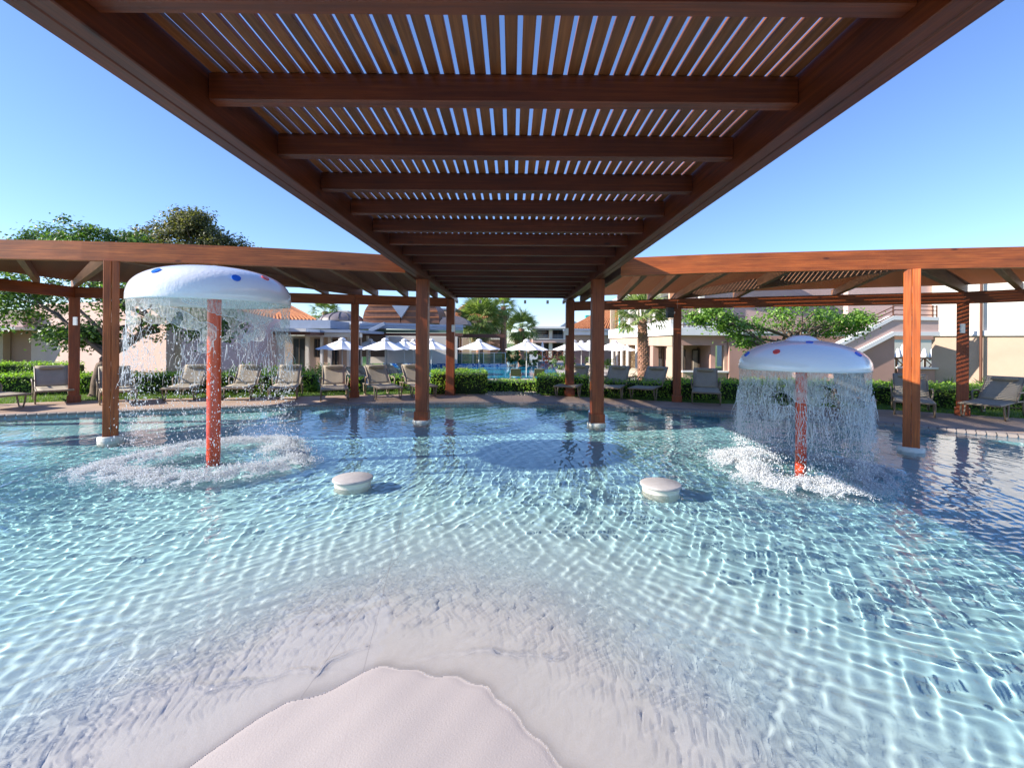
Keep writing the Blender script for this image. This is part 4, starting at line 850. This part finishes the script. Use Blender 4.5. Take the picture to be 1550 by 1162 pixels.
# left: pink garden building
lb = thing('garden_building', 'low pink rendered building behind the broad tree and hedges', 'building', (-15, 17, 0))
c1 = P(54, 540, 20); c2 = P(258, 540, 16.6); c3 = P(420, 540, 32)
wb(lb, 'wall', M_pink, c1, c2, -.3, 3.1, .3); wb(lb, 'wall', M_pink, (c2.x+.12, c2.y+.15), c3, -.3, 3.1, .3)
c0 = P(10, 540, 20.3); wb(lb, 'wall', M_rose, (c0.x, c0.y), (c1.x+.1, c1.y+.6), -.3, 2.6, .3); wb(lb, 'wall', M_tan, (P(-160, 540, 20).x, 20), (P(10, 540, 20).x, 20), -.3, 1.9, .3)
part(MB().box((P(-10, 480, 19.5).x-1.5, 19.7, 2.45), (6.4, 1.2, .7)), 'fascia', M_pink, lb); part(MB().box((P(-10, 480, 19.5).x-1.5, 19.4, 2.03), (6.6, 1.4, .12)), 'fascia_trim', M_white, lb)

# lobby building, middle left
lo_ = thing('lobby_building', 'low lobby building with pale roof slabs, dome and brown vaulted roof behind the umbrellas', 'building', (-9, 34, GZ))
Y0 = 33
pb_(lo_, 'wall', M_tan, 400, 545, 508, 578, Y0+2, .3)
for x0, x1, y0, y1 in ((444, 462, 512, 560), (476, 486, 513, 540), (500, 512, 514, 560), (530, 545, 513, 560)):
    a, b = P(x0, y1, Y0+1.9), P(x1, y0, Y0+1.9); window(lo_, (a.x, Y0+1.9), (b.x, Y0+1.9), max(a.z, GZ), b.z, (0, -1), 1)
for x0, x1, m_ in ((462, 467, M_cream), (484.5, 488, M_white), (496, 500.5, M_cream), (525, 529, M_cream)): pb_(lo_, 'column', m_, x0, x1, 509, 578, Y0+1.2, .25)
pb_(lo_, 'column', M_cream, 407, 422, 509, 580, Y0-2, .8); pb_(lo_, 'column_cap', M_white, 404, 425, 505.5, 508.8, Y0-2.2, 1.2)
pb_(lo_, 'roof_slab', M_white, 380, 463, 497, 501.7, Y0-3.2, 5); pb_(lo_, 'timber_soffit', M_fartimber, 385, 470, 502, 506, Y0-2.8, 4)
pb_(lo_, 'roof_slab', M_bluegrey, 463.3, 545, 499, 503.2, Y0-1, 6); pb_(lo_, 'fascia', M_cream, 463, 545, 503.5, 510, Y0-.6, .5)
pb_(lo_, 'roof_slope', M_bluegrey, 385, 500, 484, 496.8, Y0+1, 4)
pb_(lo_, 'upper_slab', M_white, 473, 548, 486, 491, Y0+5.5, 5); pb_(lo_, 'fascia', M_cream, 475, 545, 491.2, 497, Y0+5.8, 4)
pb_(lo_, 'wall', M_fartimber, 500, 560, 497.5, 503, Y0+7, .3)
# hip roof of clay tiles with ribs
def tileroof(root, ridge, eave, n, r=.09):
    """ridge/eave: pairs of Vectors; rolls run from ridge to eave"""
    mb = MB(); mb.add([ridge[0], ridge[1], eave[1], eave[0]], [[0, 1, 2, 3]])
    dn = Vector((0, 0, -.12)); mb.add([ridge[0]+dn, ridge[1]+dn, eave[1]+dn, eave[0]+dn], [[3, 2, 1, 0]]); mb.add([eave[0], eave[1], eave[1]+dn, eave[0]+dn], [[0, 1, 2, 3]])
    for k in range(n+1): a, b = ridge[0].lerp(ridge[1], k/n), eave[0].lerp(eave[1], k/n); mb.tube([a, b], r, 6)
    return part(mb, 'tile_roof', M_tile, root)
tileroof(lo_, (P(395, 447, Y0+8), P(428, 457, Y0+8)), (P(330, 484, Y0+3), P(479, 484, Y0+3)), 26)
# ribbed dome
dc = P(517, 486, 43); mb = MB(); rd = 2.0; mb.lathe([(rd*math.cos(t), rd*.42*math.sin(t)) for t in np.linspace(0, pi/2, 10)], 28, dc); part(mb, 'dome', M_domegrey, lo_)
mb = MB()
for k in range(14): a = 2*pi*k/14; mb.tube([dc+Vector((rd*1.01*math.cos(t)*math.cos(a), rd*1.01*math.cos(t)*math.sin(a), rd*.43*math.sin(t))) for t in np.linspace(0, pi/2, 8)], .035, 5)
part(mb, 'dome_ribs', M_dmetal, lo_); pb_(lo_, 'roof_block', M_cream, 511, 526, 470, 476.5, 45, 1.2)
# brown vaults with grey valleys
def vault(x0, x1, ytop, yb, Y, dep, mat, name):
    n = 14; pts = []
    for i in range(n+1):
        t = pi*i/n; pts.append(P((x0+x1)/2-(x1-x0)/2*math.cos(t), yb-(yb-ytop)*math.sin(t)**.8, Y))
    return part(MB().poly(pts, (0, dep, 0)), name, mat, lo_)
vault(549, 606, 453, 489, 42, 5, M_darkbrown, 'vault_roof'); vault(607, 665, 452, 489, 42, 5, M_darkbrown, 'vault_roof')
for k_, (x0, x1) in enumerate(((549, 606), (607, 665))):
    mb = MB()
    for q in (.25, .5, .75): yy_ = 489-36*q; hw = (x1-x0)/2*math.cos(math.asin(min(.98, q**1.2))); xm = (x0+x1)/2; mb.bar(P(xm-hw, yy_, 41.95), P(xm+hw, yy_, 41.95), .06, .10)
    part(mb, 'vault_boarding', M_railwood, lo_)
part(MB().poly(pl([(590, 458), (622, 458), (607, 481)], 41.6), (0, 1.5, 0)), 'roof_valley', M_bluegrey, lo_)
vault(665, 708, 478, 491, 41, 4, M_domegrey, 'dark_vault')
for x0, x1, y0, y1 in ((655, 690, 480, 484), (652, 692, 485, 490), (650, 700, 491, 493.5)): pb_(lo_, 'roof_step', M_white, x0, x1, y0, y1, 44, 3)
pb_(lo_, 'wall', M_tan, 668, 682, 471, 480, 48, 2); pb_(lo_, 'wall', M_cream, 655, 667, 468, 480, 49, 2); pb_(lo_, 'roof_slab', M_bluegrey, 653, 690, 466, 469, 48, 4)
# long curved canopy edge
mb = MB(); ys = [(545, 490, 38), (580, 489, 38.5), (620, 490, 39), (660, 491.5, 39.5), (700, 492, 40)]
for (a, b) in zip(ys[:-1], ys[1:]):
    for dy, h_ in ((2, 4.3), (6.4, 3.6)): pa, pb2 = P(a[0], a[1]+dy, a[2]-(dy/20)), P(b[0], b[1]+dy, b[2]-(dy/20)); mb.bar(pa, pb2, 1.2, h_*38/F)
part(mb, 'canopy_edge', M_bluegrey, lo_)
pb_(lo_, 'green_gutter', M_green, 548, 700, 499, 503.5, 38.6, .5); pb_(lo_, 'canopy_beam', M_fartimber, 540, 700, 504, 508.5, 38.3, .5); pb_(lo_, 'wall', M_cream, 560, 692, 509, 550, 42, .3)
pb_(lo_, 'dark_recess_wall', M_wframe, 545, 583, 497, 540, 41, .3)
part(MB().bar(P(560, 501, 37), P(583, 490, 37), .5, .28), 'sloping_canopy', M_bluegrey, lo_)
for px in (545, 556, 585): pb_(lo_, 'column', M_cream, px-1.5, px+1.5, 508, 560, 37.5, .2)

# small dark pergola by the blue pool
pp_ = thing('poolside_pergola', 'small dark timber pergola with flat beam below the widest palm', 'pergola', P(728, 545, 47))
pb_(pp_, 'beam', M_fartimber, 690, 765, 505.5, 511, 46.5, .4); pb_(pp_, 'beam', M_fartimber, 690, 765, 505, 508, 50, .4)
for px in (693, 762): pb_(pp_, 'post', M_fartimber, px-1.8, px+1.8, 511.2, 552, 46.6, .25)
for px in (697, 758): pb_(pp_, 'post', M_fartimber, px-1.5, px+1.5, 508.4, 552, 50, .25)
pa_ = thing('pool_bar', 'pink pool bar with arched doorway behind the small dark pergola', 'building', P(730, 545, 55))
pb_(pa_, 'wall', M_rose, 738, 760, 514, 552, 54, .4); pb_(pa_, 'wall', M_tan, 700, 738, 512, 552, 57, .4); pb_(pa_, 'coping', M_white, 738, 761, 512, 514, 53.8, 1)
for px in (712, 722): pb_(pa_, 'column', M_cream, px-1.6, px+1.6, 510, 552, 55, .4)
pb_(pa_, 'doorway', M_wframe, 742, 750, 520, 552, 53.9, .2)

# villa with orange roof behind palms
v3 = thing('palm_villa', 'white villa with orange tiled roof mostly hidden behind the widest palm', 'building', P(725, 540, 70)); pb_(v3, 'wall', M_pink, 688, 767, 479, 545, 72, 3)
tileroof(v3, (P(712, 456, 76), P(735, 456, 76)), (P(676, 481, 70), P(768, 481, 70)), 34, .14); pb_(v3, 'cornice', M_white, 684, 768, 479.5, 483, 71.2, 3)

# small two storey villa
v2 = thing('balcony_villa', 'small two storey villa with flat white roof and two balconies beyond the blue pool', 'building', P(835, 545, 68))
Yv = 70
pb_(v2, 'roof', M_white, 804, 858, 494, 497, Yv-2, 8); pb_(v2, 'fascia', M_bluegrey, 805, 858, 497.2, 499, Yv-1.6, 7)
pb_(v2, 'wall', M_rose, 806, 858, 499.2, 548, Yv+2, 3)
for x0, x1 in ((806, 811), (831, 836), (853, 858)): pb_(v2, 'pillar', M_cream, x0, x1, 499, 548, Yv-.5, .6)
pb_(v2, 'balcony_slab', M_pink, 806, 858, 513.5, 518.5, Yv-.9, 2.6); pb_(v2, 'slab_trim', M_white, 805, 858, 512.4, 513.3, Yv-1, .6)
for x0, x1 in ((812, 830), (837, 852)):
    for y0, y1 in ((500, 512), (520, 538)):
        a, b = P(x0, y1, Yv+1.9), P(x1, y0, Yv+1.9); window(v2, (a.x, Yv+1.9), (b.x, Yv+1.9), a.z, b.z, (0, -1), 1)
    mb = MB()
    for py in (507.5, 509.5, 512): mb.bar(P(x0, py, Yv-.7), P(x1, py, Yv-.7), .04, .05)
    part(mb, 'railing', M_metal, v2)
pb_(v2, 'side_block', M_pink, 797, 806, 512, 548, Yv+1, 3)
# tiled pavilion left of the big villa
v4 = thing('tiled_pavilion', 'low white pavilion with orange tiled hip roof left of the pink villa', 'building', P(895, 540, 50)); Yt = 52
tileroof(v4, (P(912, 470, Yt+5), P(935, 466, Yt+5)), (P(858, 498, Yt), P(935, 497, Yt)), 20, .13)
pb_(v4, 'cornice', M_white, 862, 935, 500, 507, Yt+.2, 4); pb_(v4, 'gutter', M_bluegrey, 858, 935, 497.5, 500, Yt-.1, 4); pb_(v4, 'soffit_wall', M_tan, 866, 935, 507.2, 520, Yt+1, 3); pb_(v4, 'wall', M_rose, 868, 935, 520, 550, Yt+2.5, .4)
pb_(v4, 'column', M_white, 863, 867, 507, 550, Yt+.3, .5)
part(MB().poly(pl([(848, 494), (863, 484), (872, 487), (882, 494)], 80), (0, 4, 0)), 'far_gable', M_bluegrey, v4)
pb_(v4, 'chimney', M_teal, 887, 894, 477, 486, Yt+4, .8)

# ------------------------------------------------------------------ blue pool beyond
m, nt, p = newmat('blue_pool_water'); p.inputs['Base Color'].default_value = (.02, .30, .48, 1); p.inputs['Roughness'].default_value = .04; p.inputs['IOR'].default_value = 1.33; bump(nt, p, noise(nt, coord(nt, 'Object', (1, .5, 1)), 2.6, 4), .25, .03); M_bw = m
z2 = -.80
mb = MB(); pts = [(P(585, 560, 44).x, 44.4), (P(560, 578, 31).x, 31.2), (P(700, 578, 30.6).x, 30.6), (P(846, 576, 31).x, 31.3), (P(838, 560, 42).x, 42), (P(832, 548, 60).x, 56), (P(800, 546, 62).x, 60), (P(768, 547, 60).x, 58), (P(767, 558, 44).x, 44.4)]
mb.poly([Vector((x, y, z2-.03)) for x, y in pts], (0, 0, .05)); o = mb.build('blue_pool', M_bw); tag(o, kind='structure')
m, nt, p = newmat('blue_mosaic'); v = nt.nodes.new('ShaderNodeTexVoronoi'); v.inputs['Scale'].default_value = 5; lk(nt, coord(nt), v.inputs[0]); s_ = nt.nodes.new('ShaderNodeSeparateColor'); lk(nt, v.outputs['Color'], s_.inputs[0])
lk(nt, ramp(nt, s_.outputs[0], [(.35, (.02, .13, .5)), (.45, (.1, .35, .7)), (.6, (.6, .75, .85))]), p.inputs['Base Color']); p.inputs['Roughness'].default_value = .2
mw = thing('mosaic_weir', 'long low weir wall of blue and white mosaic across the blue pool', 'wall', P(700, 556, 44.5)); pb_(mw, 'weir_wall', m, 580, 767, 550.3, 559.5, 44.5, .5)
gf = thing('glass_fence', 'green tinted glass pool fence with slim posts behind the mosaic weir', 'fence', P(660, 550, 45.4))
xs = [548, 562, 577, 592, 606, 621, 636, 651, 666, 684, 699, 716, 732, 748, 765]
for a, b in zip(xs[:-1], xs[1:]): pb_(gf, 'pane', M_glass, a+.6, b-.6, 535, 550, 45.5, .03)
for x in xs: pb_(gf, 'post', M_metal, x-.55, x+.55, 534, 552, 45.42, .09)
mb = MB(); mb.bar(P(548, 534.3, 45.5), P(765, 533.8, 45.5), .06, .05); part(mb, 'handrail', M_metal, gf)
lv = thing('slatted_screen', 'grey horizontal slatted screen behind the glass fence', 'fence', P(660, 550, 46.4)); mb = MB()
for k in range(7): MBk = MB().bar(P(590, 537+k*2.1, 46.6), P(760, 537+k*2.1, 46.6), .05, .10); part(MBk, 'slat', M_bluegrey, lv)
for x in (600, 640, 680, 720, 758): pb_(lv, 'post', M_dmetal, x-.5, x+.5, 536, 552, 46.7, .08)
# curved timber bridge rail and lifebuoy
bd = thing('timber_bridge', 'low dark timber footbridge with crossed railing at the end of the blue pool', 'bridge', P(810, 548, 58)); mb = MB()
bp = [P(x, 546.5-4*math.sin(pi*(x-762)/108.), 58) for x in range(764, 872, 8)]
for a, b in zip(bp[:-1], bp[1:]): mb.bar(a, b, .8, .30); 
part(mb, 'deck_beam', M_fartimber, bd); mb = MB()
for a, b in zip(bp[:-1], bp[1:]):
    u = Vector((0, 0, 1.0)); mb.bar(a+u, b+u, .10, .10); mb.bar(a, a+u, .12, .12, up=(0, 1, 0)); mb.bar(a+u*.9, b+u*.15, .05, .06); mb.bar(b+u*.9, a+u*.15, .05, .06)
part(mb, 'railing', M_darkbrown, bd)
lbc = P(827, 543.5, 55); lf = thing('lifebuoy', 'orange lifebuoy ring on a post at the edge of the blue pool', 'lifebuoy', lbc); n = 20; rr0 = .34
mb = MB(); ring = [Vector((rr0*math.cos(2*pi*i/n), 0, rr0*math.sin(2*pi*i/n))) for i in range(n+1)]; mb.tube(ring, .11, 8); mb.build('ring', M_orange, lf)
for k in range(4): a = pi/4+k*pi/2; MB().tube([Vector((rr0*math.cos(a+e), 0, rr0*math.sin(a+e))) for e in (-.12, 0, .12)], .118, 8).build('band', M_white, lf)
MB().tube([(0, .15, -1.6), (0, .15, .3)], .05, 8).build('post', M_dmetal, lf)
wt = tag(pbox(MB(), 799, 814, 536, 546.5, 56, .05).build('white_towel', M_umb), 'white towel hung over the footbridge railing', 'towel')
st_ = bush('dry reeds beside the footbridge', P(790, 545, 57), 2.2, .6, 1.3, 900, .22, M_deadpalm, z0=-.7)

# ------------------------------------------------------------------ umbrellas
def make_umb():
    root = thing('pool_umbrella', 'x', 'umbrella', group='open white umbrellas by the blue pool')
    Rr, zt, ze = 1.62, 2.62, 2.0; n = 8; mb = MB(); vs = []; fs = []
    top = Vector((0, 0, zt)); ph = pi/8; ns = 6
    for k in range(n):
        a0, a1 = ph+2*pi*k/n, ph+2*pi*(k+1)/n; P0 = Vector((Rr*math.cos(a0), Rr*math.sin(a0), ze)); P1 = Vector((Rr*math.cos(a1), Rr*math.sin(a1), ze))
        o = len(vs)
        for i in range(ns+1):
            s = i/ns; q0 = top.lerp(P0, s); q1 = top.lerp(P1, s); sag = -.05*math.sin(pi*s*.9)
            vs += [q0, (q0+q1)/2+Vector((0, 0, sag-.05*s)), q1]
        for i in range(ns): b = o+i*3; fs += [[b, b+3, b+4, b+1], [b+1, b+4, b+5, b+2]]
    mb.add(vs, fs); mb.build('canopy', M_umb, root)
    MB().lathe([(.0, zt+.12), (.10, zt+.10), (.22, zt+.02), (.24, zt-.05)], 16).build('vent_cap', M_umb, root)
    MB().tube([(0, 0, .0), (0, 0, zt)], .035, 8).build('pole', M_upole, root)
    mb = MB()
    for k in range(n): a0 = ph+2*pi*k/n; mb.tube([(0, 0, zt-.08), (Rr*.97*math.cos(a0), Rr*.97*math.sin(a0), ze-.02)], .012, 5)
    mb.build('ribs', M_upole, root)
    MB().lathe([(0, .08), (.25, .07), (.27, 0)], 16).build('base', M_dmetal, root)
    return root
U0 = make_umb(); ui = [0]
UM = [(518, 29.5, 'white umbrella farthest left, standing alone before the lobby windows'), (583, 30, 'white umbrella right beside the rear post, largest of the cluster'), (560, 37, 'white umbrella peeking between the rear post and the largest cluster umbrella'),
      (612, 36.5, 'white umbrella behind the right flank of the largest cluster umbrella'), (626, 41, 'white umbrella at the back of the cluster in front of the cream wall'), (653, 33, 'white umbrella partly hidden by the front post of the straight pergola'),
      (725, 33.5, 'white umbrella in front of the glass fence under the widest palm'), (797, 32, 'white umbrella in the middle of the hedge gap left of the lifebuoy'), (868, 33, 'white umbrella half behind the far post right of the lifebuoy'), (892, 41, 'white umbrella behind the others below the tiled eave'),
      (930, 33, 'white umbrella right of the straight pergola post, before the stone piers'), (880, 46, 'white umbrella farthest back below the tiled pavilion')]
for px, Y, lab in UM:
    o = U0 if not ui[0] else copytree(U0); ui[0] = 1; q = P(px, 540, Y); o.location = (q.x, Y, -.9); o['label'] = lab; o.rotation_euler = (0, 0, random.uniform(-.2, .2)); z_ = 1.0; o.scale = (z_, z_, z_)
def closed_umb(px, py0, py1, Y, lab):
    a, b = P(px, py1, Y), P(px, py0, Y); h = b.z-a.z; root = thing('closed_umbrella', lab, 'umbrella', (a.x, Y, a.z), group='closed white umbrellas'); MB().lathe([(0, h), (.05, h*.97), (.12, h*.7), (.19, h*.3), (.2, .02), (.04, 0)], 10).build('folded_canopy', M_umb, root); MB().tube([(0, 0, -1.2), (0, 0, .1)], .04, 6).build('pole', M_upole, root)
for px, y0, y1, lb_ in ((1346, 526, 545, 'closed white umbrella at the near edge of the stair opening'), (1359, 527, 543, 'closed white umbrella in the middle of the stair opening'), (1366, 521, 542, 'tallest closed white umbrella, right beside the orange post'), (1399, 527, 542, 'closed white umbrella right of the orange post'), (1411, 527, 546, 'closed white umbrella at the far edge of the opening')): closed_umb(px, y0, y1, 31, lb_)
closed_umb(821, 517, 532, 50, 'closed white umbrella in front of the small two storey villa')

# ------------------------------------------------------------------ loungers by the blue pool
FARL = [(541, 28.5, 60), (556, 30, 62), (573, 31.5, 62), (596, 33, 58), (603, 30, 60), (615, 34, 55), (628, 31, 60), (640, 34, 60), (702, 29.2, 180), (781, 28.6, 180), (816, 28.8, 180), (892, 31, -55), (902, 33, -55), (934, 27.5, -55), (948, 29, -60), (961, 30, -55), (881, 36, -60)]
DES = ['nearest the rear post', 'second from the rear post', 'under the largest cluster umbrella', 'beyond the largest cluster umbrella', 'in front of the mosaic end', 'near the cluster umbrella poles', 'just left of the straight pergola post', 'right behind the straight pergola post',
       'only its top showing over the left low hedge', 'only its top showing in the middle of hedge gap', 'only its top showing at the right of hedge gap', 'on the sunny side left of the straight pergola post', 'close beside the far post on the sunny side', 'first on the lawn before the stone piers', 'second on the lawn before the stone piers', 'third on the lawn before the palm trunk', 'farthest on the sunny side under the tiled eave']
for (px, Y, yaw), ds in zip(FARL, DES): lounger(px, 0, yaw, 'far lounger by the blue pool, '+ds, 'far loungers by the blue pool', -.86, Y)
